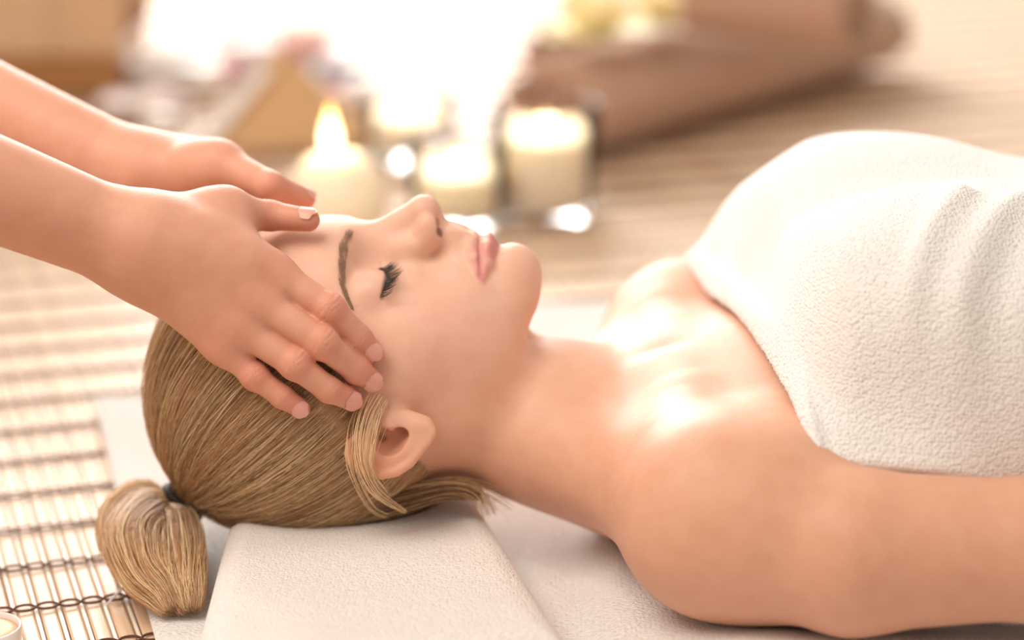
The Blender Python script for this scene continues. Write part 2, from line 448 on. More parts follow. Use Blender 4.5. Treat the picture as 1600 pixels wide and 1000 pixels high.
def f_masseur(p):
    d = np.full(len(p), 1.0, p.dtype)
    n = p[:, 1] < .012; f = p[:, 1] > -.012
    if n.any(): d[n] = f_hand(p[n], NEAR)
    if f.any(): d[f] = np.minimum(d[f], f_hand(p[f], FAR))
    b = p[:, 0] < -.36
    if b.any(): d[b] = smin(d[b], f_masseur_body(p[b]), .03)
    return d
masseur_x = lin((-1.02, -.40, .012), (-.40, -.30, .004), (-.30, -.052, .0010))
masseur_y = lin((-.27, -.13, .010), (-.13, .002, .0010), (.002, .06, .0016), (.06, .14, .003), (.14, .28, .010))
masseur_z = lin((-.01, .075, .010), (.075, .262, .0010), (.262, .34, .004), (.34, .96, .012))
# ------------------------------------------------------------------ materials
def mat_new(name, base=(.8, .8, .8), rough=.5, **kw):
    m = bpy.data.materials.new(name); m.use_nodes = True
    b = m.node_tree.nodes['Principled BSDF']
    b.inputs['Base Color'].default_value = tuple(base) + (1,); b.inputs['Roughness'].default_value = rough
    for k, v in kw.items(): b.inputs[k.replace('_', ' ')].default_value = v
    return m, m.node_tree.nodes, m.node_tree.links, b
def bump(n, l, b, src, dist, strength=1.0, prev=None):
    bp = n.new('ShaderNodeBump'); bp.inputs['Distance'].default_value = dist; bp.inputs['Strength'].default_value = strength
    l.new(src, bp.inputs['Height'])
    if prev is not None: l.new(prev, bp.inputs['Normal'])
    l.new(bp.outputs[0], b.inputs['Normal']); return bp.outputs[0]
def tex(n, l, kind, scale, stretch=None, **kw):
    tc = n.new('ShaderNodeTexCoord'); t = n.new(kind); t.inputs['Scale'].default_value = scale
    if stretch:
        mp = n.new('ShaderNodeMapping'); mp.inputs['Scale'].default_value = stretch
        l.new(tc.outputs['Object'], mp.inputs[0]); l.new(mp.outputs[0], t.inputs['Vector'])
    else: l.new(tc.outputs['Object'], t.inputs['Vector'])
    for k, v in kw.items(): t.inputs[k].default_value = v
    return t
def skin(name, sss=.28, rough=.52):
    m, n, l, b = mat_new(name, rough=rough)
    a = n.new('ShaderNodeVertexColor'); a.layer_name = 'tint'
    nz = tex(n, l, 'ShaderNodeTexNoise', 90, Detail=5)
    mx = n.new('ShaderNodeMix'); mx.data_type = 'RGBA'; mx.blend_type = 'MULTIPLY'; mx.inputs['Factor'].default_value = .35
    cr = n.new('ShaderNodeValToRGB'); cr.color_ramp.elements[0].color = (.86, .74, .68, 1); cr.color_ramp.elements[1].color = (1, 1, 1, 1)
    cr.color_ramp.elements[0].position = .3; cr.color_ramp.elements[1].position = .65
    l.new(nz.outputs[0], cr.inputs[0]); l.new(a.outputs['Color'], mx.inputs['A']); l.new(cr.outputs[0], mx.inputs['B'])
    l.new(mx.outputs['Result'], b.inputs['Base Color'])
    b.inputs['Subsurface Weight'].default_value = sss; b.inputs['Subsurface Radius'].default_value = (1, .32, .16)
    b.inputs['Subsurface Scale'].default_value = .006
    b.inputs['Specular IOR Level'].default_value = .36
    v = tex(n, l, 'ShaderNodeTexVoronoi', 1100)
    n2 = tex(n, l, 'ShaderNodeTexNoise', 500, Detail=3)
    o1 = bump(n, l, b, v.outputs['Distance'], .00010, .55)
    bump(n, l, b, n2.outputs[0], .00018, .5, o1)
    return m
M_SKIN = skin('skin')
M_SKIN2 = skin('skin_hands')
def hairmat(name, rough=.38):
    m, n, l, b = mat_new(name, rough=rough)
    a = n.new('ShaderNodeVertexColor'); a.layer_name = 'tint'
    l.new(a.outputs['Color'], b.inputs['Base Color']); b.inputs['Specular IOR Level'].default_value = .5
    b.inputs['Subsurface Weight'].default_value = 0
    return m
M_HAIR = hairmat('blond_hair')
M_DARKHAIR, *_ = mat_new('dark_lash_hair', (.02, .012, .010), .45)
M_BROW, *_ = mat_new('brow_hair', (.33, .20, .125), .6)
def terry(name, col, depth=.0011, scale=420, stretch=(1, 1, 1)):
    m, n, l, b = mat_new(name, col, .95)
    b.inputs['Specular IOR Level'].default_value = .15
    b.inputs['Sheen Weight'].default_value = .35; b.inputs['Sheen Roughness'].default_value = .5
    b.inputs['Sheen Tint'].default_value = (1, .96, .92, 1)
    v = tex(n, l, 'ShaderNodeTexVoronoi', scale, stretch); v.feature = 'SMOOTH_F1'; v.inputs['Smoothness'].default_value = .35
    v.inputs['Randomness'].default_value = .75
    inv = n.new('ShaderNodeMath'); inv.operation = 'SUBTRACT'; inv.inputs[0].default_value = 1; l.new(v.outputs['Distance'], inv.inputs[1])
    nz = tex(n, l, 'ShaderNodeTexNoise', scale * 1.8, Detail=4)
    o1 = bump(n, l, b, inv.outputs[0], depth, .8)
    bump(n, l, b, nz.outputs[0], depth * .8, .8, o1)
    return m
M_TOWEL = terry('white_terry', (.93, .91, .885), .0013, 540)
M_PILLOW = terry('cream_terry', (.89, .84, .80), .0012, 560)
M_BED = terry('white_woven_towel', (.90, .865, .84), .0014, 400, (1, 2.0, 1))
M_BROWN = terry('brown_terry', (.52, .32, .225), .0012, 300)
def wood(name, c0, c1, rough=.45, scale=8, stretch=(10, .35, 10)):
    m, n, l, b = mat_new(name, c0, rough)
    nz = tex(n, l, 'ShaderNodeTexNoise', scale, stretch, Detail=4)
    oi = n.new('ShaderNodeObjectInfo')
    cr = n.new('ShaderNodeValToRGB'); cr.color_ramp.elements[0].color = tuple(c0) + (1,); cr.color_ramp.elements[1].color = tuple(c1) + (1,)
    ad = n.new('ShaderNodeMath'); ad.operation = 'MULTIPLY_ADD'; ad.inputs[1].default_value = .55; ad.use_clamp = True
    l.new(oi.outputs['Random'], ad.inputs[0])
    sb = n.new('ShaderNodeMath'); sb.operation = 'MULTIPLY'; sb.inputs[1].default_value = .5
    l.new(nz.outputs[0], sb.inputs[0]); l.new(sb.outputs[0], ad.inputs[2]); l.new(ad.outputs[0], cr.inputs[0])
    l.new(cr.outputs[0], b.inputs['Base Color'])
    bump(n, l, b, nz.outputs[0], .0004, .4)
    return m
M_SLAT = wood('bamboo_slat', (.70, .445, .27), (.85, .63, .43), .38)
M_STICK = wood('pale_bamboo_stick', (.88, .73, .54), (.95, .84, .68), .35)
M_THREAD, *_ = mat_new('dark_brown_thread', (.14, .058, .036), .8)
M_FLOOR = wood('floor_boards', (.40, .24, .14), (.50, .32, .20), .4, 3, (6, .5, 6))
M_WAX, _n, _l, _b = mat_new('cream_wax', (.93, .83, .66), .45, Subsurface_Weight=.6, Subsurface_Scale=.03)
_b.inputs['Subsurface Radius'].default_value = (1, .7, .4)
M_GLASS, _n, _l, _b = mat_new('clear_glass', (1, 1, 1), .02, Transmission_Weight=1.0, IOR=1.2)
M_WICK, *_ = mat_new('black_wick', (.02, .015, .012), .9)
def flame_mat():
    m = bpy.data.materials.new('candle_flame'); m.use_nodes = True; n, l = m.node_tree.nodes, m.node_tree.links
    n.remove(n['Principled BSDF']); e = n.new('ShaderNodeEmission')
    tc = n.new('ShaderNodeTexCoord'); sp = n.new('ShaderNodeSeparateXYZ'); l.new(tc.outputs['Generated'], sp.inputs[0])
    cr = n.new('ShaderNodeValToRGB'); el = cr.color_ramp.elements
    el[0].position = .0; el[0].color = (1, .62, .22, 1); el[1].position = 1; el[1].color = (1, .50, .10, 1)
    x = cr.color_ramp.elements.new(.3); x.color = (1, .86, .55, 1); x = cr.color_ramp.elements.new(.72); x.color = (1, .72, .28, 1)
    l.new(sp.outputs[2], cr.inputs[0]); l.new(cr.outputs[0], e.inputs[0]); e.inputs[1].default_value = 5
    l.new(e.outputs[0], n['Material Output'].inputs[0]); return m
M_FLAME = flame_mat()
M_TAN = wood('tan_woven_straw', (.60, .36, .18), (.74, .50, .28), .7, 60, (1, 1, 6))
M_LIGHTWOOD = wood('light_wood', (.62, .40, .24), (.72, .50, .32), .5, 6, (6, 6, .4))
M_DARKWOOD, *_ = mat_new('honey_wood_plinth', (.42, .20, .07), .5)
M_CERAMIC, *_ = mat_new('white_ceramic', (.90, .86, .83), .2)
M_STONE, *_ = mat_new('black_basalt', (.025, .022, .024), .35)
M_PINK, *_ = mat_new('pink_petal', (.85, .38, .46), .55, Subsurface_Weight=.2, Subsurface_Scale=.01)
M_PALEPINK, *_ = mat_new('pale_pink_petal', (.90, .70, .70), .55, Subsurface_Weight=.2, Subsurface_Scale=.01)
M_CREAMPETAL, *_ = mat_new('cream_petal', (.93, .80, .50), .55, Subsurface_Weight=.2, Subsurface_Scale=.01)
M_PEACH, *_ = mat_new('peach_wax', (.90, .56, .36), .5, Subsurface_Weight=.4, Subsurface_Scale=.02)
M_TUNIC, *_ = mat_new('white_tunic', (.85, .82, .78), .9)
M_NAIL, *_ = mat_new('nail', (.74, .37, .29), .38, Subsurface_Weight=.2, Subsurface_Scale=.003)
M_TIE, *_ = mat_new('black_hair_tie', (.012, .011, .014), .6)
# ------------------------------------------------------------------ setting: floor and bamboo mat
def grid_faces(nu, nv, wrap_u=False):
    i, j = np.meshgrid(np.arange(nu if wrap_u else nu - 1), np.arange(nv - 1), indexing='ij')
    a = i * nv + j; b = ((i + 1) % nu) * nv + j
    return np.stack([a, b, b + 1, a + 1], -1).reshape(-1, 4)
fl = mesh_np('floor', [(-4, -3, -.006), (4, -3, -.006), (4, 5, -.006), (-4, 5, -.006)], [[0, 1, 2, 3]], False)
tag(link('floor', fl, M_FLOOR), 'pale wooden floor under the bamboo mat', kind='structure')

MROT = math.radians(17.0)
S_AX = np.array([math.cos(MROT), math.sin(MROT)]); T_AX = np.array([-math.sin(MROT), math.cos(MROT)])
T0_, T1_ = -.42, 2.35
PITCH = .0122; NSL = 156; S0 = -.46
matroot = empty('bamboo_mat', (0, 0, 0))
tag(matroot, 'bamboo slat mat laced with dark brown thread covering the floor', 'mat')
def slat_mesh(name, w, h, seg):
    # bevelled strip along local y, crowned on top
    prof = [(-w, -h), (-w, h * .35), (-w * .72, h), (0, h * 1.12), (w * .72, h), (w, h * .35), (w, -h)]
    ts = np.linspace(T0_, T1_, seg)
    V = np.array([(x, t, z) for (x, z) in prof for t in ts])
    F = [list(map(int, f)) for f in grid_faces(len(prof), seg)]
    F += [[k * seg for k in range(len(prof))], [k * seg + seg - 1 for k in range(len(prof))][::-1]]
    return mesh_np(name, V, F, False)
me_w = slat_mesh('slat', .0043, .0017, 2); me_w.materials.append(M_SLAT)
me_n = slat_mesh('stick', .0012, .0015, 2); me_n.materials.append(M_STICK)
for i in range(NSL):
    for me, off, nm in ((me_w, 0, 'slat'), (me_n, .0061, 'stick')):
        o = bpy.data.objects.new(nm, me); COL.objects.link(o); o.parent = matroot
        s = S0 + i * PITCH + off + R_.uniform(-.00025, .00025)
        o.location = (S_AX[0] * s, S_AX[1] * s, -.0016 + R_.uniform(-.0003, .0003))
        o.rotation_euler = (0, R_.uniform(-.05, .05), MROT + R_.uniform(-.0006, .0006))
# lacing: two dark cords per row that part around each slat and cross over each stick
def tube(path, r, sides=5, closed=False):
    P = np.asarray(path, float); n = len(P)
    T = np.gradient(P, axis=0); T /= np.linalg.norm(T, axis=1)[:, None] + 1e-12
    ref = np.array([0, 0, 1.]) if abs(T[:, 2]).mean() < .8 else np.array([1., 0, 0])
    N = np.cross(T, ref); N /= np.linalg.norm(N, axis=1)[:, None] + 1e-12; B = np.cross(N, T)
    a = np.arange(sides) / sides * 2 * math.pi
    r = np.broadcast_to(np.asarray(r, float), (n,))
    V = P[None] + r[None, :, None] * (np.cos(a)[:, None, None] * N[None] + np.sin(a)[:, None, None] * B[None])
    return V.reshape(-1, 3), grid_faces(sides, n, True)
def join(parts):
    Vs, Fs, k = [], [], 0
    for V, F in parts: Vs.append(V); Fs.append(np.asarray(F) + k); k += len(V)
    return np.concatenate(Vs), np.concatenate(Fs)
def lacing():
    ph = np.arange(0, NSL * 6 + 1); s = S0 + (ph / 6 - .5) * PITCH
    c = np.abs(np.sin(np.pi * ph / 6)) ** .6
    parts = []
    for sg in (1, -1):
        P = np.stack([s, sg * (.0004 + .0036 * c), .0011 + .0002 * c], 1)
        parts.append(tube(P, .00078, 5))
    return parts
lv, lf = join(lacing())
me_l = mesh_np('lacing', lv, lf); me_l.materials.append(M_THREAD)
ROWP = .0555
t4 = Pz(207, 934, 0)[:2] @ T_AX
for k in range(-6, 42):
    t = t4 + k * ROWP
    if not (T0_ + .02 < t < T1_ - .02): continue
    o = bpy.data.objects.new('lacing_row', me_l); COL.objects.link(o); o.parent = matroot
    o.location = (T_AX[0] * t, T_AX[1] * t, 0.0004); o.rotation_euler = (0, 0, MROT + R_.uniform(-.0015, .0015))

# ------------------------------------------------------------------ towel under the body, folded towel under the head
def noise2(x, y, sc, seed=0):
    r = np.random.default_rng(seed); v = 0
    for k in range(5):
        a = r.uniform(0, 2 * math.pi); f = sc * (1 + .6 * k); v = v + np.sin((x * math.cos(a) + y * math.sin(a)) * f + r.uniform(0, 6)) / (1 + .5 * k)
    return v / 2.5
def f_skull(p):
    q = np.stack([(p[:, 0] - HX) * 100, (p[:, 2] - HZ) * 100, np.abs(p[:, 1]) * 100], 1)
    d = ell(q, (-4.7, 1.0, 0), (9.2, 9.0, 7.3))
    d = smax(d, -6.5 - q[:, 1], 1.6)
    d = smin(d, ell(q, (-3.5, 3.7, 0), (5.4, 6.6, 5.0)), 1.4)
    d = smin(d, ell(q, (.6, 2.6, 0), (5.8, 5.7, 5.6)), 1.6)
    return d / 100
def underside(fn, X, Y, z0, z1, n, lev):
    """lowest z at which the thing above (X, Y) begins, or +1"""
    out = np.full(len(X), 1.0)
    for z in np.linspace(z1, z0, n):
        P = np.stack([X, Y, np.full(len(X), z)], 1).astype(np.float32)
        out[fn(P) < lev] = z
    return out
def slab(name, c, nu, nv, hfun, mat, thick, round_=.012, zb=.0, warp=None):
    """cloth slab over a four-corner plan c (near-left, near-right, far-right, far-left), rounded rim"""
    c = np.asarray(c, float); u = np.linspace(0, 1, nu); v = np.linspace(0, 1, nv)
    U, W = np.meshgrid(u, v, indexing='ij'); U = U.ravel()[:, None]; W = W.ravel()[:, None]
    XY = (1 - U) * (1 - W) * c[0] + U * (1 - W) * c[1] + U * W * c[2] + (1 - U) * W * c[3]
    if warp: XY[:, 1] += W[:, 0] * warp(XY[:, 0])
    Lu = np.linalg.norm(c[1] - c[0]); Lv = np.linalg.norm(c[3] - c[0])
    e = np.minimum(np.minimum(U[:, 0], 1 - U[:, 0]) * Lu, np.minimum(W[:, 0], 1 - W[:, 0]) * Lv)
    rim = np.sqrt(1 - (1 - np.clip(e / round_, 0, 1)) ** 2)
    top = hfun(XY[:, 0], XY[:, 1])
    mid = zb + thick * .5
    zt = mid + (top - mid) * rim; zbm = mid + (zb - mid) * rim
    V = np.concatenate([np.column_stack([XY, zt]), np.column_stack([XY, zbm])])
    g = grid_faces(nu, nv); n = nu * nv
    F = np.concatenate([g, g[:, ::-1] + n])
    return link(name, mesh_np(name, V, F), mat)
def rimspace(n, p=.18):
    return None
bA = Pz(225, 1000, .004)[:2]; bB = Pz(141, 700, .004)[:2]; dd = (bB - bA)
far_c = Pz(146, 630, .004)[:2]
bed_c = [bA - dd * .95, np.array([1.5, -.42]), np.array([1.5, .30]), far_c]
def bed_h(x, y):
    h = .0098 + .0010 * noise2(x, y, 28, 1)
    arm = np.exp(-((y + .19) / .05) ** 2) * sstep(x, .02, .14) * .020
    sh = np.exp(-(((x - .05) / .10) ** 2 + ((y + .10) / .12) ** 2)) * .010
    far = np.exp(-((y - .36) / .05) ** 2) * sstep(x, -.2, -.05) * .006
    h = h + arm + sh * sstep(x, .03, .06) + far * (1 + .3 * noise2(x, y, 60, 4))
    P = np.stack([x, y], 1)
    return h
# clip under the body
def bed_hc(x, y):
    h = bed_h(x, y)
    m = (x > -.05) & (x < 1.58) & (np.abs(y) < .25)
    zs = underside(f_woman, x[m], y[m], -.004, .05, 19, .0008)
    h[m] = np.minimum(h[m], np.maximum(zs - .0012, .0050))
    return h
bed = slab('bath_towel', bed_c, 420, 170, bed_hc, M_BED, .007, .006, .0030, warp=lambda x: .20 * sstep(x, -.22, .02))
tag(bed, 'large white towel spread flat on the bamboo mat under the lying person', 'towel')

ZP = .041
p_tl = Pz(342, 850, ZP)[:2]; p_bl = Pz(302, 1000, ZP)[:2]; p_tr = Pz(762, 792, ZP)[:2]; p_br = Pz(898, 1000, ZP)[:2]
nl = p_bl + (p_bl - p_tl) * .28; nr = Pz(893, 992, ZP)[:2]
fL = p_tl + (p_tl - p_bl) * 1.1; fR = p_tr + (p_tr - p_br) * .55
print('pillow', nl, nr, fR, fL)
def pil_h(x, y):
    h = ZP + .0012 * noise2(x, y, 35, 3)
    zs = underside(lambda p: np.minimum(f_skull(p) - HAIR_T, f_neck(p)), x, y, .004, .06, 40, .001)
    return np.minimum(h, np.maximum(zs - .0010, .0150))
pil = slab('folded_towel', [nl, nr, fR, fL], 230, 150, pil_h, M_PILLOW, .028, .020, .0125)
tag(pil, "cream folded towel serving as pillow under the lying person's head", 'towel')
# the folded hem that shows at its open end
hp = [tuple(nr * (1 - t) + nl * t) for t in np.linspace(.0, .30, 24)]
hv, hf = tube([(x, y - .004, .030 + .004 * math.sin(k / 23 * math.pi)) for k, (x, y) in enumerate(hp)], .0075, 10)
link('rolled_hem', mesh_np('rolled_hem', hv, hf), M_PILLOW, pil)

# ------------------------------------------------------------------ the reclining person
woman = empty('person', (.3, 0, .01))
tag(woman, 'person lying face up with eyes closed and fair hair tied back, wrapped in white towel', 'person')
def skin_cols(V, base):
    return np.tile(np.array(base, np.float32), (len(V), 1))
def blend(C, w, col): C[:] = C * (1 - w[:, None]) + np.array(col, np.float32) * w[:, None]
SKIN = (.72, .39, .262)
WV, WF = extract(f_woman, woman_x, woman_y, woman_z)
WC = skin_cols(WV, SKIN)
q = np.stack([(WV[:, 0] - HX) * 100, (WV[:, 2] - HZ) * 100, np.abs(WV[:, 1]) * 100], 1)
hm = WV[:, 0] < .06
def gauss(c, r): return np.exp(-(((q - np.array(c)) / np.array(r)) ** 2).sum(1)) * hm
blend(WC, .9 * np.clip(sstep(q[:, 1], -3.0, 6.0) * (1 - sstep(WV[:, 0], -.01, .06)), 0, 1), (.81, .51, .385))  # face painted paler: light from above left put into the skin colour
blend(WC, .40 * gauss((2.0, 6.0, 4.2), (1.8, 2.0, 1.8)), (.80, .40, .33))
blend(WC, .35 * gauss((1.4, 11.0, 0.5), (1.2, 1.2, 1.2)), (.80, .44, .34))
blend(WC, .45 * gauss(tuple(EAR_CENTRE + np.array([-1, -.6, .6])), (1.6, 1.2, 1.2)), (.85, .32, .20))
blend(WC, .25 * gauss((-1.3, 8.3, 3.2), (.9, 1.0, 1.5)), (.70, .42, .35))
lipd = np.minimum(chain(q, [(4.12, 9.27, 0, .34), (4.08, 9.20, .6, .34), (4.20, 8.62, 1.5, .27), (4.50, 7.80, 2.42, .08)]),
                  chain(q, [(5.00, 9.08, 0, .46), (4.98, 8.93, .8, .44), (4.84, 8.32, 1.6, .32), (4.60, 7.70, 2.42, .08)]))
lw = sstep(-lipd, -.16, -.02) * hm
blend(WC, lw * .95, (.66, .25, .245))
mouth = chain(q, [(4.54, 9.85, 0, .0), (4.50, 9.7, .6, .0), (4.52, 9.05, 1.6, .0), (4.56, 8.1, 2.5, .0)])
blend(WC, sstep(-mouth, -.20, -.09) * hm, (.28, .06, .06))
side = LASH(q[:, 2]) - q[:, 0]
ey = np.exp(-(side / .05) ** 2) * (q[:, 2] > 1.75) * (q[:, 2] < 4.75) * (q[:, 1] > 7.0) * hm
blend(WC, .55 * ey, (.20, .09, .06))
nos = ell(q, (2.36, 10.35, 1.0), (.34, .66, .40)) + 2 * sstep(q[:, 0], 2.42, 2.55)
blend(WC, .8 * sstep(-nos, -.03, .06) * hm, (.22, .06, .045))  # dark tint paints extra shade into the nostril hollow
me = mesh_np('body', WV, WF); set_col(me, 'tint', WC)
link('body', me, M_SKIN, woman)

def strands(paths, rad, sides=3):
    """paths (N, K, 3); rad (N,) or (N, K) -> V, F, strand index per vertex"""
    P = np.asarray(paths, np.float32); N, K, _ = P.shape
    rad = np.asarray(rad, np.float32)
    if rad.ndim == 1: rad = rad[:, None] * np.ones((1, K), np.float32)
    T = np.gradient(P, axis=1); T /= np.linalg.norm(T, axis=2, keepdims=True) + 1e-9
    ref = np.array([.31, -.87, .38], np.float32)
    A = np.cross(T, ref); A /= np.linalg.norm(A, axis=2, keepdims=True) + 1e-9; B = np.cross(A, T)
    a = np.arange(sides) / sides * 2 * math.pi
    V = P[:, :, None, :] + rad[:, :, None, None] * (np.cos(a)[None, None, :, None] * A[:, :, None, :] + np.sin(a)[None, None, :, None] * B[:, :, None, :])
    base = (np.arange(N)[:, None, None] * K + np.arange(K - 1)[None, :, None]) * sides
    s = np.arange(sides)[None, None, :]; s2 = (s + 1) % sides
    F = np.stack([base + s, base + s2, base + sides + s2, base + sides + s], -1).reshape(-1, 4)
    return V.reshape(-1, 3), F, np.repeat(np.arange(N), K * sides)

# brows and lashes
def place_on_skin(A, B, U, sy, it=4):
    P = np.stack([HX + A / 100, sy * U / 100, HZ + B / 100], 1).astype(np.float32)
    for _ in range(it): P = snap(lambda p: f_woman(p, False), P, 0.0)
    return P
def curve_pts(ctrl, t):
    ctrl = np.asarray(ctrl, float); k = np.linspace(0, 1, len(ctrl))
    # smooth (Catmull-Rom) interpolation of each column
    out = []
    x = t * (len(ctrl) - 1); i = np.clip(x.astype(int), 0, len(ctrl) - 2); f = (x - i)[:, None]
    p0 = ctrl[np.maximum(i - 1, 0)]; p1 = ctrl[i]; p2 = ctrl[i + 1]; p3 = ctrl[np.minimum(i + 2, len(ctrl) - 1)]
    return .5 * ((2 * p1) + (-p0 + p2) * f + (2 * p0 - 5 * p1 + 4 * p2 - p3) * f ** 2 + (-p0 + 3 * p1 - 3 * p2 + p3) * f ** 3)
BROW = [P2A(544, 366, 1.0), P2A(533, 385, 1.9), P2A(527, 412, 3.0), P2A(531, 443, 4.1), P2A(540, 463, 4.8), P2A(552, 482, 5.4)]
for sy in (-1, 1):
    n = 330; t = NR.uniform(0, 1, n) ** .9; c = curve_pts(BROW, t)
    wdt = .33 * np.clip(.45 + t * 3.5, 0, 1) * (1 - .72 * t); off = NR.uniform(-1, 1, n) * wdt
    root = place_on_skin(c[:, 0] + off, c[:, 1], c[:, 2], sy)
    c2 = curve_pts(BROW, np.clip(t + .12, 0, 1))
    tip = place_on_skin(c2[:, 0] + off * .55 - .04, c2[:, 1], c2[:, 2], sy)
    d = tip - root; L = np.linalg.norm(d, axis=1)[:, None] + 1e-9
    tip = root + d / L * np.minimum(L, NR.uniform(.005, .0085, n)[:, None])
    k = np.linspace(0, 1, 5)[None, :, None]
    nrm = grad(lambda p: f_woman(p, False), root); nrm /= np.linalg.norm(nrm, axis=1)[:, None]
    path = root[:, None] * (1 - k) + tip[:, None] * k + nrm[:, None] * (.0007 * np.sin(k * math.pi * .8) + .0002)
    V, F, _ = strands(path, np.array([.00009, .00009, .00008, .00006, .00003])[None, :] * np.ones((n, 1)))
    link('eyebrow', mesh_np('eyebrow', V, F), M_BROW, woman)
    # upper lashes
    n = 84; U = np.sort(np.concatenate([np.linspace(1.65, 4.85, n - 25), NR.uniform(1.9, 4.8, 25)])); A = LASH(U)
    root = place_on_skin(A, np.interp(U, [1.4, 1.75, 2.75, 3.96, 4.56, 4.9], [8.6, 8.4, 8.15, 8.0, 7.72, 7.45]), U, sy, 2)
    L = (.0078 + .0022 * np.sin((U - 1.6) / 3.3 * math.pi)) * NR.uniform(.75, 1.08, n)
    fan = (U - 3.0) * .22 + NR.normal(0, .10, n)
    dirn = np.stack([np.full(n, .80), sy * fan, np.full(n, .10) + NR.normal(0, .05, n)], 1); dirn /= np.linalg.norm(dirn, axis=1)[:, None]
    upv = np.stack([np.full(n, .15), sy * (.15 + .3 * fan), np.full(n, 1.0)], 1)
    k = np.linspace(0, 1, 8)[None, :, None]
    path = root[:, None] + dirn[:, None] * L[:, None, None] * (k - .12 * k * k) + upv[:, None] * L[:, None, None] * .42 * k ** 2
    V, F, _ = strands(path, (np.array([1, 1, .95, .85, .7, .5, .3, .1]) * .00019)[None, :] * np.ones((n, 1)), 4)
    link('eyelashes', mesh_np('eyelashes', V, F), M_DARKHAIR, woman)

# hair: cap under the strands, combed strands, loose locks, tail and tie
def hline(B): return np.interp(B, [-9, -6, -4, -2.8, -1.5, -.6, .8, 2.2, 4, 6, 8, 9.6, 11], [4.0, 3.8, 3.4, 2.6, 1.2, .2, -1.2, -2.0, -3.2, -4.8, -6.4, -7.3, -7.6])
def f_cap(p):
    qA = (p[:, 0] - HX) * 100; qB = (p[:, 2] - HZ) * 100
    dist = hline(qB) - qA
    t = -.12 + .52 * sstep(dist, -.2, 1.6)
    return np.maximum(f_skull(p) - t / 100, (-dist - .3) / 100)
CV, CF = extract(f_cap, lin((-.222, .0, .0026)), lin((-.09, .09, .0026)), lin((.0, .21, .0026)), proj=1)
HD, HM_, HL = np.array([.32, .165, .075]), np.array([.60, .345, .17]), np.array([.84, .60, .36])
me = mesh_np('hair_base', CV, CF); set_col(me, 'tint', np.tile(np.array([.36, .19, .09]), (len(CV), 1)))
hair_base = link('hair_base', me, M_HAIR, woman)
TIE = Py(288, 780, -.012); TAX = np.array([-.55, -.10, -.80]); TAX /= np.linalg.norm(TAX)
def hair_cols(n, light=.35, dark=.30):
    r = NR.uniform(0, 1, n); j = NR.normal(1, .10, n)[:, None]
    C = np.where((r < dark)[:, None], HM_ * .3 + HD * .7, np.where((r > 1 - light)[:, None], HL, HM_))
    return np.clip(C * j, .01, 1)
def comb(n, sy, b0, b1, back):
    """strands from the hair line back to the tie, hugging the skull"""
    B = NR.uniform(b0, b1, n); lock = np.floor(NR.uniform(0, 130, n)).astype(int)
    lb = np.linspace(b0, b1, 130)[lock]; B = B * .35 + (lb + NR.normal(0, .12, n)) * .65
    A = hline(B) - .12 - NR.uniform(0, 1, n) ** 2.2 * back
    # start on the skull at that height, on side sy
    P = np.stack([HX + A / 100, np.full(n, sy * .075), HZ + B / 100], 1).astype(np.float32)
    for _ in range(5):
        S = snap(f_skull, P, .0012); P[:, 1] = S[:, 1]
    K = 22; k = np.linspace(0, 1, K)[None, :, None]
    ang = NR.uniform(0, 2 * math.pi, n); rr = .0085 * np.sqrt(NR.uniform(0, 1, n))
    e1 = np.cross(TAX, [0, 1, 0]); e1 /= np.linalg.norm(e1); e2 = np.cross(TAX, e1)
    end = TIE + rr[:, None] * (np.cos(ang)[:, None] * e1 + np.sin(ang)[:, None] * e2)
    path = P[:, None] * (1 - k) + end[:, None] * k
    # bow outward before hugging so that the curve follows the head
    lockn = np.random.default_rng(3).normal(0, 1, 130)[lock]
    lev = (.0035 + .0030 * NR.uniform(0, 1, n) + .0010 * lockn)[:, None] * np.sin(np.clip(k[0, :, 0], .0, 1) * math.pi * .5)[None, :] ** .5 + .0008
    flat = path.reshape(-1, 3).astype(np.float32); lv = lev.reshape(-1)
    cen = np.array([HX - .047, 0, HZ + .01])
    v = flat - cen; flat = cen + v / (np.linalg.norm(v, axis=1)[:, None] + 1e-6) * .085
    for _ in range(4):
        d = f_skull(flat) - lv; g = grad(f_skull, flat); g /= np.linalg.norm(g, axis=1)[:, None] + 1e-6
        flat = (flat - d[:, None] * g).astype(np.float32)
    hug = flat.reshape(n, K, 3)
    w = sstep(k, .80, 1.0)
    path = hug * (1 - w) + (end[:, None] + 0 * k) * w
    path[:, :, 0] += .0004 * np.sin(k[:, :, 0] * 9 + NR.uniform(0, 6, n)[:, None]); path[:, :, 1] += .0004 * np.sin(k[:, :, 0] * 7 + NR.uniform(0, 6, n)[:, None])
    return path, lock
allp, allc, allr = [], [], []
for n, sy, b0, b1, back in ((9000, -1, -5.5, 9.4, 5.0), (1600, 1, -5.5, 9.4, 4.0)):
    p, lock = comb(n, sy, b0, b1, back)
    c = hair_cols(n); lk = np.random.default_rng(9).uniform(.58, 1.40, 130)[lock][:, None]
    allp.append(p); allc.append(np.clip(c * lk, .01, 1)); allr.append(NR.uniform(.00010, .00020, n))
hp_ = np.concatenate(allp); hc_ = np.concatenate(allc); hr_ = np.concatenate(allr)
taper = np.concatenate([np.linspace(.5, 1, 4), np.ones(18)])[None]
V, F, si = strands(hp_, hr_[:, None] * taper)
me = mesh_np('combed_hair', V, F); set_col(me, 'tint', hc_[si])
link('combed_hair', me, M_HAIR, woman)

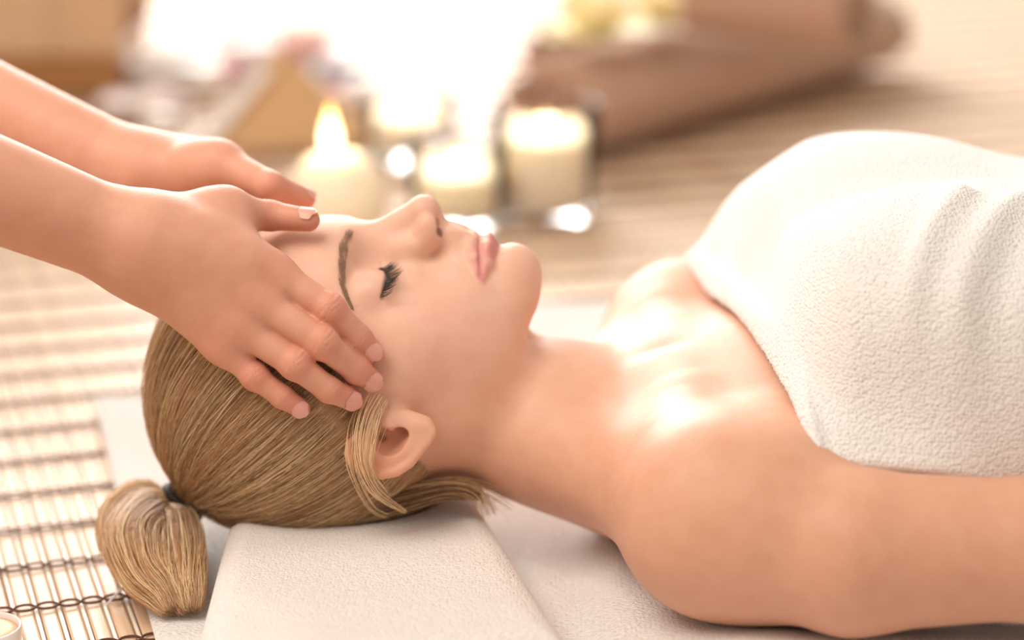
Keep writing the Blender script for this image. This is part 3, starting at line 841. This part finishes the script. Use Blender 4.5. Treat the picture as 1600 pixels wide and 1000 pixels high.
def lock_bundle(ctrl, n, spread, light=.5, dark=.2, K=18, rad=(.00012, .00022), tipspread=1.0, wob=.0006, brightness=1.0, cut=.0, floor_z=.0118):
    t = np.linspace(0, 1, K); c = curve_pts(ctrl, t)
    T = np.gradient(c, axis=0); T /= np.linalg.norm(T, axis=1)[:, None]
    N = np.cross(T, [.2, -.9, .4]); N /= np.linalg.norm(N, axis=1)[:, None]; Bn = np.cross(N, T)
    prof = np.interp(t, np.linspace(0, 1, len(spread)), spread)
    a = NR.uniform(0, 2 * math.pi, n); r = np.sqrt(NR.uniform(0, 1, n))
    wv = wob * np.sin(t[None] * NR.uniform(4, 9, n)[:, None] + NR.uniform(0, 6, n)[:, None])
    P = c[None] + (prof[None] * (r * np.cos(a))[:, None] + wv)[:, :, None] * N[None] + (prof[None] * (r * np.sin(a))[:, None])[:, :, None] * Bn[None]
    if cut:      # strands of unequal length
        ln = 1 - cut * NR.uniform(0, 1, n) ** 1.5; x = ln[:, None] * t[None] * (K - 1); i0 = np.minimum(x.astype(int), K - 2); f_ = (x - i0)[:, :, None]
        ar = np.arange(n)[:, None]; P = P[ar, i0] * (1 - f_) + P[ar, i0 + 1] * f_
    P[:, :, 2] = np.maximum(P[:, :, 2], floor_z + NR.uniform(0, .002, n)[:, None])
    rr = NR.uniform(*rad, n)[:, None] * np.concatenate([np.ones(K - 5), np.linspace(1, .25, 5)])[None]
    V, F, si = strands(P, rr); C = np.clip(hair_cols(n, light, dark) * brightness, .01, 1)
    return V, F, C[si]
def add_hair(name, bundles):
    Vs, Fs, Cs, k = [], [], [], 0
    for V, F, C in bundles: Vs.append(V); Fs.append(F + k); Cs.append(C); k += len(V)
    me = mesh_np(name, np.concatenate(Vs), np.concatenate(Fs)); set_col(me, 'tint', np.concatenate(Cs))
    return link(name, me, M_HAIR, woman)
# lock that falls over the ear
def PU(px, py, U): return Py(px, py, -U / 100)
add_hair('loose_lock', [
    lock_bundle([PU(590, 620, 7.0), PU(576, 650, 7.7), PU(568, 690, 8.6), PU(570, 730, 8.9), PU(590, 770, 8.3), PU(634, 800, 7.2)], 34, [.007, .0065, .006, .0045, .0030, .0012], .85, .02, brightness=1.15),
    lock_bundle([PU(575, 628, 7.0), PU(560, 665, 7.7), PU(552, 705, 8.6), PU(556, 742, 8.7), PU(580, 790, 7.6), PU(606, 806, 7.0)], 14, [.007, .008, .006, .004, .003, .002], .7, .1),
    lock_bundle([PU(596, 628, 7.0), PU(590, 655, 7.5), PU(582, 690, 8.5), PU(578, 720, 8.9), PU(590, 748, 8.6), PU(612, 776, 8)], 8, [.006, .007, .004, .004, .003, .002], .9, .05)])
# nape hair lying on the towel
add_hair('nape_hair', [
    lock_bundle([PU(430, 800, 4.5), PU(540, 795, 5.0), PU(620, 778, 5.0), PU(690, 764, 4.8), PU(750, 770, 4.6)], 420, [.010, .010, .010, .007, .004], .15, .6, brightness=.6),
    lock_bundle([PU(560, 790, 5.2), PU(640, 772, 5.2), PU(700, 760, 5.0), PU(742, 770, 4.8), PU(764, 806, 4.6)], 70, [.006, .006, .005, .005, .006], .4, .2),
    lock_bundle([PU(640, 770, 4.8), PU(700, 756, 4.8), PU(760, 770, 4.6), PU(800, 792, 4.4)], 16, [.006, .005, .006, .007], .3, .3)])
# tail of hair
tail_c = [TIE - TAX * .004, TIE + TAX * .014, Pz(236, 806, .030), Pz(218, 846, .028), Pz(232, 892, .025), Pz(258, 928, .020), Pz(272, 956, .015)]
tail_c2 = [TIE - TAX * .004, TIE + TAX * .014, Pz(274, 826, .030), Pz(280, 866, .028), Pz(286, 906, .024), Pz(293, 936, .019), Pz(297, 956, .015)]
tail_c3 = [TIE, TIE + TAX * .014 + np.array([-.004, 0, .003]), Pz(222, 780, .036), Pz(190, 810, .030), Pz(190, 852, .025), Pz(218, 900, .020), Pz(248, 940, .016)]
add_hair('ponytail', [
    lock_bundle(tail_c, 1700, [.008, .010, .017, .020, .016, .011, .006], .5, .12, K=26, wob=.0016, rad=(.00012, .00022), cut=.10, brightness=1.15),
    lock_bundle(tail_c2, 1000, [.008, .010, .014, .015, .013, .009, .005], .5, .12, K=26, wob=.0016, rad=(.00012, .00022), cut=.10, brightness=1.15),
    lock_bundle(tail_c3, 900, [.007, .009, .012, .013, .012, .008, .004], .65, .08, K=26, wob=.0012, rad=(.00012, .00022), cut=.15, brightness=1.2)])
# tie
ta = np.linspace(0, 2 * math.pi, 25); e1 = np.cross(TAX, [0, 1, 0]); e1 /= np.linalg.norm(e1); e2 = np.cross(TAX, e1)
tp = []
for k in range(3):
    P = np.array([TIE + TAX * (.000 + .0042 * k) + (.0118 + .0004 * (k == 1)) * (math.cos(a) * e1 + math.sin(a) * e2) for a in ta])
    tp.append(tube(P, .0026, 8))
V, F = join(tp); link('hair_tie', mesh_np('hair_tie', V, F), M_TIE, woman)
# flyaway hairs
fl_ = []
for k in range(60):
    a = NR.integers(0, len(hp_) // 2); seg = hp_[a][2:16:3].astype(float)
    off = NR.normal(0, .0012, 3); g = seg - np.array([HX - .047, 0, HZ + .01]); g /= np.linalg.norm(g, axis=1)[:, None]
    fl_.append(lock_bundle(seg + g * (np.linspace(0, 1, len(seg))[:, None] * NR.uniform(.001, .005)) + off, 1, [0, .0], .7, .0, K=14, rad=(.00008, .00012)))
add_hair('flyaway_hair', fl_)

# ------------------------------------------------------------------ towel wrapped around her
PF = Py(1064, 376, .150); PN = Py(1312, 716, -.155) + np.array([-.014, 0, 0])
cd_ = PN - PF; cn = np.array([-cd_[1], cd_[0], 0]); cn /= np.linalg.norm(cn); cn = cn if cn[0] > 0 else -cn
FOLDS = [((.26, -.13), (.33, .04), .013, .0065), ((.30, -.12), (.40, .06), .014, .0075), ((.20, -.125), (.235, -.06), .008, .0035), ((.225, -.13), (.27, -.05), .009, .0045), ((.36, -.14), (.44, .10), .02, .008)]
def f_tbase(p):
    q = p.copy(); q[:, 1] = np.abs(q[:, 1])
    d = ell(q, (.29, 0, .064), (.212, .116, .088))
    d = smin(d, ell(q, (.222, .064, .145), (.100, .058, .064)), .045)
    d = smin(d, ell(q, (.225, 0, .142), (.085, .10, .058)), .03)
    d = smin(d, cone(q, (.140, .065, .103), (.215, .062, .156), .034, .055), .03)
    d = smin(d, ell(q, (.36, .0, .115), (.17, .108, .094)), .05)
    d = smin(d, ell(q, (.52, 0, .075), (.26, .115, .072)), .10)
    d = smin(d, ell(q, (.70, 0, .085), (.20, .178, .086)), .10)
    d = smin(d, cone(p, (.116, .135, .132), (.19, .090, .165), .019, .036), .03)
    return d
def f_armonly(p):
    q = p.copy(); q[:, 1] = np.abs(q[:, 1])
    a = cone(q, mir(SH), mir(AR1), .0425, .0405); a = np.minimum(a, cone(q, mir(AR1), mir(AR2), .0405, .034))
    a = np.minimum(a, chain(q, [tuple(mir(AR2)) + (.034,), tuple(mir(ELB)) + (.033,), (.66, .20, .05, .028), (.74, .195, .04, .024)]))
    return a
def f_towel(p):
    x, y, z = p[:, 0], p[:, 1], p[:, 2]
    dp = (p - PF.astype(p.dtype)) @ cn.astype(p.dtype)
    bod = f_chest(p); tb = smin(f_tbase(p), bod, .02)
    m_ = sstep(dp, -.004, .028); t = bod * (1 - m_) + tb * m_
    w = np.zeros(len(p), p.dtype)
    for (a, b, wd, amp) in FOLDS:
        a = np.array(a); b = np.array(b); ab = b - a; v = np.stack([x, y], 1) - a
        h = np.clip(v @ ab / (ab @ ab), 0, 1); d2 = ((v - h[:, None] * ab) ** 2).sum(1)
        w += amp * np.exp(-d2 / wd ** 2)
    w += .0010 * np.sin(x * 55 + y * 40) * np.sin(y * 47 - x * 23)
    out = t - .0085 - .004 * m_ - w * m_
    fz = .0007 * np.sin(y * 1900 + z * 700) * np.sin(z * 1500 - y * 600)
    bead = .0030 * np.exp(-((dp - .004) / .004) ** 2)
    out = out - bead
    s = smax(out, -(t - .0020), .003)
    s = smax(s, -(dp + fz), .005)
    s = np.maximum(s, x - .95); s = np.maximum(s, .010 - z)
    s = smax(s, -(bod - .0012), .002)
    s = smax(s, -(f_armonly(p) - .0015), .004)
    return s
def f_woman_fast(p): return f_body(p)
TV, TF = extract(f_towel, lin((.07, .32, .0019), (.32, .96, .007)), lin((-.20, -.02, .0019), (-.02, .19, .0026)), lin((.008, .09, .004), (.09, .26, .0019)), proj=1)
tw = link('bath_towel', mesh_np('wrap', TV, TF), M_TOWEL)
tag(tw, "white terry towel wrapped over the lying person's chest and body", 'towel')
print('counts', len(WV), len(CV), len(TV), len(hp_))
# ------------------------------------------------------------------ the masseur
masseur = empty('person', (-.75, 0, 0))
tag(masseur, "person with bare forearms resting both hands on the lying person's temples", 'person')
MV, MF = extract(f_masseur, masseur_x, masseur_y, masseur_z)
SK2 = (.69, .36, .25)
MC = np.tile(np.array(SK2, np.float32), (len(MV), 1))
for h in (NEAR, FAR):
    for nm in ('index', 'middle', 'ring', 'little', 'thumb'):
        j = h[nm]
        spots = ((0, .010, .50), (1, .0075, .80), (2, .006, .60), (3, .009, .55)) if nm != 'thumb' else ((2, .012, .3), (3, .009, .4), (4, .012, .5))
        for k, rad, amt in spots:
            d2 = ((MV - np.array(j[k][:3], np.float32)) ** 2).sum(1); blend(MC, amt * np.exp(-d2 / (rad * 1.25) ** 2), (.68, .235, .165))
me = mesh_np('body', MV, MF); set_col(me, 'tint', MC)
link('body', me, M_SKIN2, masseur)
def nail(j, sc=1.0, up=None, part='fingernail'):
    tip = np.array(j[-1][:3]); prev = np.array(j[-2][:3]); r = j[-1][3]
    a = tip - prev; a /= np.linalg.norm(a)
    n = up if up is not None else grad(f_head, tip[None].astype(np.float32))[0].astype(float)
    n = n - a * (n @ a); n /= np.linalg.norm(n); l = np.cross(a, n)
    nu, nv = 13, 11; V = []
    for layer, dr in ((0, .0006), (1, -.0006)):
        for u in np.linspace(0, 1, nu):
            for v in np.linspace(-1, 1, nv):
                s = (-.95 + 1.75 * u) * r * sc
                half = math.radians(56) * min(1, (1 - abs(2 * u - 1) ** 5 * .45)) * (1 - .16 * abs(v) * 0)
                s -= .30 * r * (v * v) * (1 if u > .5 else -1) * abs(2 * u - 1)
                th = v * half
                rr = r * (1.03 if s < 0 else math.sqrt(max(.05, 1.06 - (s / (r * 1.12)) ** 2 * .62)))
                V.append(tip + a * s + (rr + dr) * (math.cos(th) * n * .97 + math.sin(th) * l))
    g = grid_faces(nu, nv); k = nu * nv
    rimi = [i * nv for i in range(nu)] + [(nu - 1) * nv + i for i in range(1, nv)] + [i * nv + nv - 1 for i in range(nu - 2, -1, -1)] + [i for i in range(nv - 2, 0, -1)]
    rim = [[rimi[i], rimi[(i + 1) % len(rimi)], rimi[(i + 1) % len(rimi)] + k, rimi[i] + k] for i in range(len(rimi))]
    F = np.concatenate([g, g[:, ::-1] + k, np.array(rim)])
    link(part, mesh_np(part, V, F), M_NAIL, masseur)
for h in (NEAR, FAR):
    for nm in ('index', 'middle', 'ring', 'little'): nail(h[nm])
    nail(h['thumb'], 1.0, np.array([.1, -.25 if h is NEAR else -.2, .95]))
# tunic and hair of the masseur (outside the picture)
def f_tunic(p):
    d = f_masseur_body(p) - .008
    q = p.copy(); q[:, 1] = np.abs(q[:, 1])
    d = smin(d, chain(q, [(-.66, .175, .50, .056), (-.69, .15, .545, .06)]) , .02)
    d = np.maximum(d, p[:, 2] - .60); d = np.maximum(d, .19 - p[:, 2]); return np.maximum(d, p[:, 0] + .585)
V, F = extract(f_tunic, lin((-.98, -.57, .010)), lin((-.28, .28, .010)), lin((.17, .63, .010)), proj=1)
link('tunic', mesh_np('tunic', V, F), M_TUNIC, masseur)
def f_trousers(p):
    return np.maximum(np.maximum(np.maximum(f_masseur_body(p) - .006, p[:, 2] - .215), -.87 - p[:, 0]), .004 - p[:, 2])
V, F = extract(f_trousers, lin((-.98, -.36, .010)), lin((-.28, .28, .010)), lin((-.005, .24, .010)), proj=1)
link('trousers', mesh_np('trousers', V, F), M_TUNIC, masseur)
def f_mhair(p):
    c = np.array([-.715, 0, .835]); d = ell(p, c, (.105, .082, .108))
    return smax(d, (p[:, 0] + .645) * .8 - (p[:, 2] - .86) * .9, .02)
V, F = extract(f_mhair, lin((-.86, -.58, .008)), lin((-.1, .1, .008)), lin((.7, .97, .008)), proj=1)
me = mesh_np('hair', V, F); set_col(me, 'tint', np.tile([.10, .055, .03], (len(V), 1))); link('hair', me, M_HAIR, masseur)

# ------------------------------------------------------------------ candles
def lathe(prof, n=40):
    P = np.asarray(prof, float); a = np.arange(n) / n * 2 * math.pi
    V = np.stack([P[None, :, 0] * np.cos(a)[:, None], P[None, :, 0] * np.sin(a)[:, None], np.broadcast_to(P[None, :, 1], (n, len(P)))], -1).reshape(-1, 3)
    return V, grid_faces(n, len(P), True)
def put(name, VF, mat, loc, parent=None, smooth=True):
    V, F = VF; return link(name, mesh_np(name, np.asarray(V) + np.asarray(loc), np.asarray(F), smooth), mat, parent)
def flame(loc, h, w, parent, power):      # parent: the wax of the candle
    t = np.linspace(0, 1, 18); r = w * np.sin(math.pi * t ** .62) ** .9 * (1 - .35 * t) + 1e-4
    put('flame', lathe(np.stack([r, t * h], 1), 16), M_FLAME, loc, parent)
    put('wick', tube([(0, 0, -.010), (0.0004, 0, -.002), (.0010, 0, .004)], .0007, 6), M_WICK, loc, parent)
    l = bpy.data.lights.new('flame_light', 'POINT'); l.energy = power; l.color = (1, .66, .32); l.shadow_soft_size = .008
    o = bpy.data.objects.new('flame_light', l); COL.objects.link(o); o.location = np.asarray(loc) + np.array([0, -.0, h * .5])
def glass_candle(px, py, R, Hh, wz, label, fh=.020, fw=.0062, mat=None):
    g = Pz(px, py, .0022); root = empty('glass_candle', g)
    tag(root, label, 'candle', 'candles in clear glass tumblers')
    prof = [(.001, 0), (R * .80, 0), (R * .86, .003), (R * .90, .012), (R, Hh - .002), (R - .0010, Hh), (R - .0028, Hh - .002), (R * .90 - .0030, .014), (R * .80, .011), (.001, .011)]
    put('glass', lathe(prof, 56), M_GLASS, g, root)
    ri = R * .90 - .0034 + (R * .10) * (wz - .012) / Hh
    wp = [(.001, .0115), (R * .80, .0115), (R * .885 - .0032, .0145), (ri - .0006, wz - .001), (ri - .003, wz), (ri * .5, wz - .0025), (.001, wz - .003)]
    wx = put('wax', lathe(wp, 48), M_WAX, g, root)
    flame(g + np.array([0, 0, wz + .001]), fh, fw, wx, .4)
    return root
glass_candle(852, 336, .046, .098, .070, 'cream candle in a tall glass tumbler beside the brown rolled towels')
glass_candle(714, 352, .043, .074, .047, 'short cream candle in a glass tumbler between the round candle and the tall tumbler')
glass_candle(640, 246, .044, .062, .040, 'cream candle in a glass tumbler standing behind the round candle')
# round candle
g = Pz(527, 311, .0445) * np.array([1, 1, 0]) + np.array([0, 0, .0022]); root = empty('round_candle', g)
tag(root, 'round ball-shaped cream candle with a tall burning flame', 'candle')
a = np.linspace(-math.pi / 2, math.pi / 2, 30); RB = .0420
prof = [(max(.001, RB * math.cos(t)), RB + RB * .98 * math.sin(t)) for t in a if RB * .98 * math.sin(t) < RB * .93 and RB * .98 * math.sin(t) > -RB * .95]
prof = [(.001, prof[0][1])] + prof + [(.010, prof[-1][1] - .003), (.001, prof[-1][1] - .004)]
wx = put('wax', lathe(prof, 56), M_WAX, g, root)
flame(g + np.array([-.004, 0, RB * 1.93]), .040, .0085, wx, .7)

# ------------------------------------------------------------------ brown towels and cream blossoms
def roll(name, a, b, rw, rz, turns, label, group=None):
    """towel rolled into a soft bar from a to b (centres), spiral ends visible"""
    a, b = np.asarray(a, float), np.asarray(b, float); ax = b - a; L = np.linalg.norm(ax); ax /= L
    sd = np.cross(ax, [0, 0, 1]); sd /= np.linalg.norm(sd)
    n = 90; th = np.linspace(0, turns * 2 * math.pi, n); rad = .18 + .82 * th / th[-1]
    th0 = 0
    ks = np.linspace(0, 1, 14); edge = .010
    inner = []
    V = []; 
    tck = .82 / turns * .46
    for lay in (1, -1):
        for i in range(n):
            for k in ks:
                bul = 1 - .05 * (abs(2 * k - 1) ** 6)
                r = (rad[i] + lay * tck * .5) * bul
                e = .004 * math.sin(i * .35)
                V.append(a + ax * (k * L + e * (2 * k - 1)) + sd * math.cos(th[i] + 1.0) * r * rw + np.array([0, 0, 1]) * math.sin(th[i] + 1.0) * r * rz)
    m = len(ks); g_ = grid_faces(n, m); off = n * m
    F = [g_, g_[:, ::-1] + off]
    i = np.arange(n - 1)
    F.append(np.stack([i * m, i * m + off, (i + 1) * m + off, (i + 1) * m], 1)); F.append(np.stack([i * m + m - 1, (i + 1) * m + m - 1, (i + 1) * m + m - 1 + off, i * m + m - 1 + off], 1))
    k = np.arange(m - 1)
    for ii in (0, n - 1): F.append(np.stack([ii * m + k, ii * m + k + 1, ii * m + k + 1 + off, ii * m + k + off], 1))
    V = np.array(V); V[:, 2] = np.maximum(V[:, 2], .0024)
    o = link(name, mesh_np(name, V, np.concatenate(F)), M_BROWN); tag(o, label, 'towel', group)
    return o
RZ = .046; RW = .064
ca = Pz(842, 180, RZ); cb = Pz(1352, 42, RZ)
n_ = np.array([-(cb - ca)[1], (cb - ca)[0], 0]); n_ /= np.linalg.norm(n_)
roll('rolled_towel', ca, cb, RW, RZ, 3.2, 'brown rolled towel lying on the bamboo mat behind the tall candle')
roll('rolled_towel', ca + n_ * .128 + (cb - ca) * .33, cb + n_ * .128, RW, RZ, 3.2, 'brown rolled towel lying behind the front roll, under the upper roll')
ua = Pz(1085, -2, 2 * RZ + .040); ub = Pz(1345, 20, 2 * RZ + .040)
roll('rolled_towel', ua + np.array([0, 0, .006]), ub + np.array([0, 0, .006]), .050, .040, 3.0, 'brown rolled towel resting across the top of the two lower brown rolls')
def blossom(name, centre, R, npet, mat, label, cat='flower', tilt=(0, 0), group=None, layers=2):
    root = empty(name, centre); tag(root, label, cat, group)
    for ly in range(layers):
        for i in range(npet):
            a = 2 * math.pi * (i + .5 * ly) / npet + R_.uniform(-.1, .1); el = .25 + .45 * ly + R_.uniform(-.08, .08); L = R * (1 - .25 * ly); W = R * 2.4 / npet
            us = np.linspace(0, 1, 7); vs = np.linspace(-1, 1, 5); V = []
            for lay in (0, 1):
                for u in us:
                    for v in vs:
                        w = W * math.sin(math.pi * min(.97, .08 + u * .86)) ** .7
                        x = u * L * math.cos(el); z = u * L * math.sin(el) + .25 * L * u * u * (1 if ly else -.2) + .18 * w * v * v - lay * .0008
                        y = w * v
                        V.append((x * math.cos(a) - y * math.sin(a), x * math.sin(a) + y * math.cos(a), z))
            V = np.array(V) + np.asarray(centre); g_ = grid_faces(7, 5); F = np.concatenate([g_, g_[:, ::-1] + 35])
            link('petal', mesh_np('petal', V, F), mat, root)
    put('flower_centre', lathe([(.0005, .0), (R * .16, .002), (R * .18, R * .12), (R * .10, R * .2), (.0005, R * .22)], 14), M_CREAMPETAL, centre, root)
    return root
def on_roll(px, py, dz):
    return Py(px, py, 1.17)
for t, R, lb in ((.15, .066, 'large cream blossom lying on the front brown roll'), (.33, .046, 'smaller cream blossom beside the large one on the front brown roll')):
    blossom('cream_blossom', ca + (cb - ca) * t + np.array([0, -.004, RZ + .012]), R, 8, M_CREAMPETAL, lb)

# ------------------------------------------------------------------ things at the back on the left: straw wedge, dish, stones, blossoms, wooden box
def prism(name, base, height, mat, label, cat):
    """basket lid leaning up: wedge of woven straw with a pale rim"""
    pass
wb = Pz(395, 232, .002); wc = Pz(520, 226, .002)
root = empty('straw_basket', (wb + wc) / 2); tag(root, 'tan woven straw pouch standing behind the round candle', 'basket')
def pouch():
    # pillow-like pouch that narrows to a ridge at the top
    nu, nv = 24, 14; V = []
    c = (wb + wc) / 2; ax = np.array([1., .12, 0]); ax /= np.linalg.norm(ax); dp = np.array([-ax[1], ax[0], 0])
    for i in range(nu):
        a = 2 * math.pi * i / nu
        for k in range(nv):
            t = k / (nv - 1)
            w = .078 * (1 - t) ** .9 + .006; d = .045 * (1 - t) + .004
            x = math.copysign(abs(math.cos(a)) ** .6, math.cos(a)) * w - .012 * t; y = math.copysign(abs(math.sin(a)) ** .6, math.sin(a)) * d
            V.append(c + ax * x + dp * (y + .03) + np.array([0, 0, .0005 + .080 * t + .006 * math.sin(3 * a) * t]))
    F = [list(map(int, f)) for f in grid_faces(nu, nv, True)]; F.append([i * nv for i in range(nu)][::-1]); F.append([i * nv + nv - 1 for i in range(nu)])
    return mesh_np('pouch', V, F)
link('pouch', pouch(), M_TAN, root)
rim0 = Pz(318, 232, .004); rim1 = Py(424, 104, 1.0)
tb = tube([rim0 * (1 - t) + np.array([rim1[0], rim0[1] + .02, .078]) * t for t in np.linspace(0, 1, 8)], .0075, 10)
put('rim_band', tb, M_CERAMIC, (0, 0, 0), root)
def dish(px, py, R, Hh, label, wax=True):
    g = Pz(px, py, .0022); root = empty('white_dish', g); tag(root, label, 'dish')
    put('bowl', lathe([(.001, 0), (R * .55, 0), (R * .8, Hh * .3), (R, Hh), (R - .003, Hh), (R * .76, Hh * .36), (R * .5, .004), (.001, .004)], 40), M_CERAMIC, g, root)
    if wax: put('wax', lathe([(.001, .0045), (R * .5, .0045), (R * .9 - .004, Hh * .72), (.001, Hh * .72)], 32), M_CERAMIC, g, root)
    return g
dish(400, 96, .058, .030, 'white ceramic dish standing behind the straw pouch')
dish(268, 132, .050, .028, 'white ceramic dish with a black stone in it beside the pink blossom', False)
def stone(px, py, z, r, label):
    g = Pz(px, py, z) ; V, F = lathe([(.0005 + r[0] * math.sin(t), r[2] * (1 - math.cos(t))) for t in np.linspace(0, math.pi, 16)], 28)
    V = V * np.array([1, r[1] / r[0], 1]); o = put('massage_stone', (V, F), M_STONE, g); tag(o, label, 'stone'); return o
stone(280, 128, .008, (.026, .018, .010), 'black oval massage stone lying in the white dish')
stone(537, 128, .0022, (.028, .02, .011), 'black massage stone lying next to the pink blossoms behind the round candle')
def pebble(px, py, r, label):
    g = Pz(px, py, .0022); V, F = lathe([(.0005 + r * math.sin(t) ** .8, r * .8 * (1 - math.cos(t))) for t in np.linspace(0, math.pi, 14)], 24)
    o = put('white_pebble', (V, F), M_CERAMIC, g); tag(o, label, 'pebble')
pebble(318, 148, .020, 'white polished pebble beside the dish with the black stone')
pebble(250, 214, .016, "small white polished pebble just behind the massaging person's wrist")
pebble(565, 165, .018, 'white polished pebble beside the black stone and pale blossoms')
blossom('pink_blossom', Pz(342, 116, .008), .036, 5, M_PINK, 'pink blossom between the white dish and the straw pouch', layers=1)
blossom('pale_blossom', Pz(478, 100, .012), .055, 5, M_PALEPINK, 'pale pink blossom behind the straw pouch near the black stone', layers=2)
blossom('pink_blossom', Pz(540, 146, .006), .030, 5, M_PINK, 'pink blossom lying in front of the black stone', layers=1)
blossom('pale_blossom', Pz(225, 172, .010), .050, 5, M_PALEPINK, "pale blossom lying behind the massaging person's forearm", layers=1)
# wooden box far left
def box(c, hx, hy, z0, z1, bev=.004):
    V = []; 
    for z, i in ((z0, bev), (z0 + bev, 0), (z1 - bev, 0), (z1, bev)):
        for sx, sy in ((-1, -1), (1, -1), (1, 1), (-1, 1)): V.append((c[0] + sx * (hx - i), c[1] + sy * (hy - i), z))
    F = [[0, 3, 2, 1], [12, 13, 14, 15]]
    for k in range(3):
        for s in range(4): F.append([4 * k + s, 4 * k + (s + 1) % 4, 4 * k + 4 + (s + 1) % 4, 4 * k + 4 + s])
    return mesh_np('box', V, F, False)
bx = Pz(60, 158, .002)
root = empty('wooden_stool', (bx[0] - .06, bx[1] + .1, .002)); tag(root, 'light wooden stool with boarded sides and a darker foot rail on the mat', 'stool')
c0 = np.array([bx[0] - .06, bx[1] + .12])
for k in range(4):
    link('side_board', box(c0 + np.array([-.112 + .0745 * k, -.10]), .0365, .010, .045, .42), M_LIGHTWOOD, root)
    link('side_board', box(c0 + np.array([-.112 + .0745 * k, .10]), .0365, .010, .045, .42), M_LIGHTWOOD, root)
link('foot_rail', box(c0, .142, .102, .0022, .045), M_DARKWOOD, root)
link('seat', box(c0, .165, .13, .42, .445), M_LIGHTWOOD, root)

# ------------------------------------------------------------------ near left corner: small peach candle; loose thread of the towel
g = Pz(-14, 1014, .0022) + np.array([-.002, -.0, 0]); root = empty('tealight', g); tag(root, 'small peach tealight in a white cup on the bamboo mat', 'candle')
put('cup', lathe([(.0005, 0), (.017, 0), (.0182, .002), (.0185, .013), (.0178, .0135), (.0172, .012), (.0165, .003), (.0005, .003)], 36), M_CERAMIC, g, root)
put('wax', lathe([(.0005, .0032), (.0160, .0032), (.0166, .0105), (.0120, .0118), (.0005, .0118)], 32), M_PEACH, g, root)
a, b = Pz(232, 903, .011), Pz(166, 946, .0035)
tp = [a * (1 - t) + b * t + np.array([0, 0, .004 * math.sin(t * math.pi)]) for t in np.linspace(0, 1, 12)]
o = put('loose_thread', tube(tp, np.linspace(.0011, .0006, 12), 6), M_TOWEL, (0, 0, 0)); tag(o, 'thin white loose thread lying across the edge of the bamboo mat', 'thread')
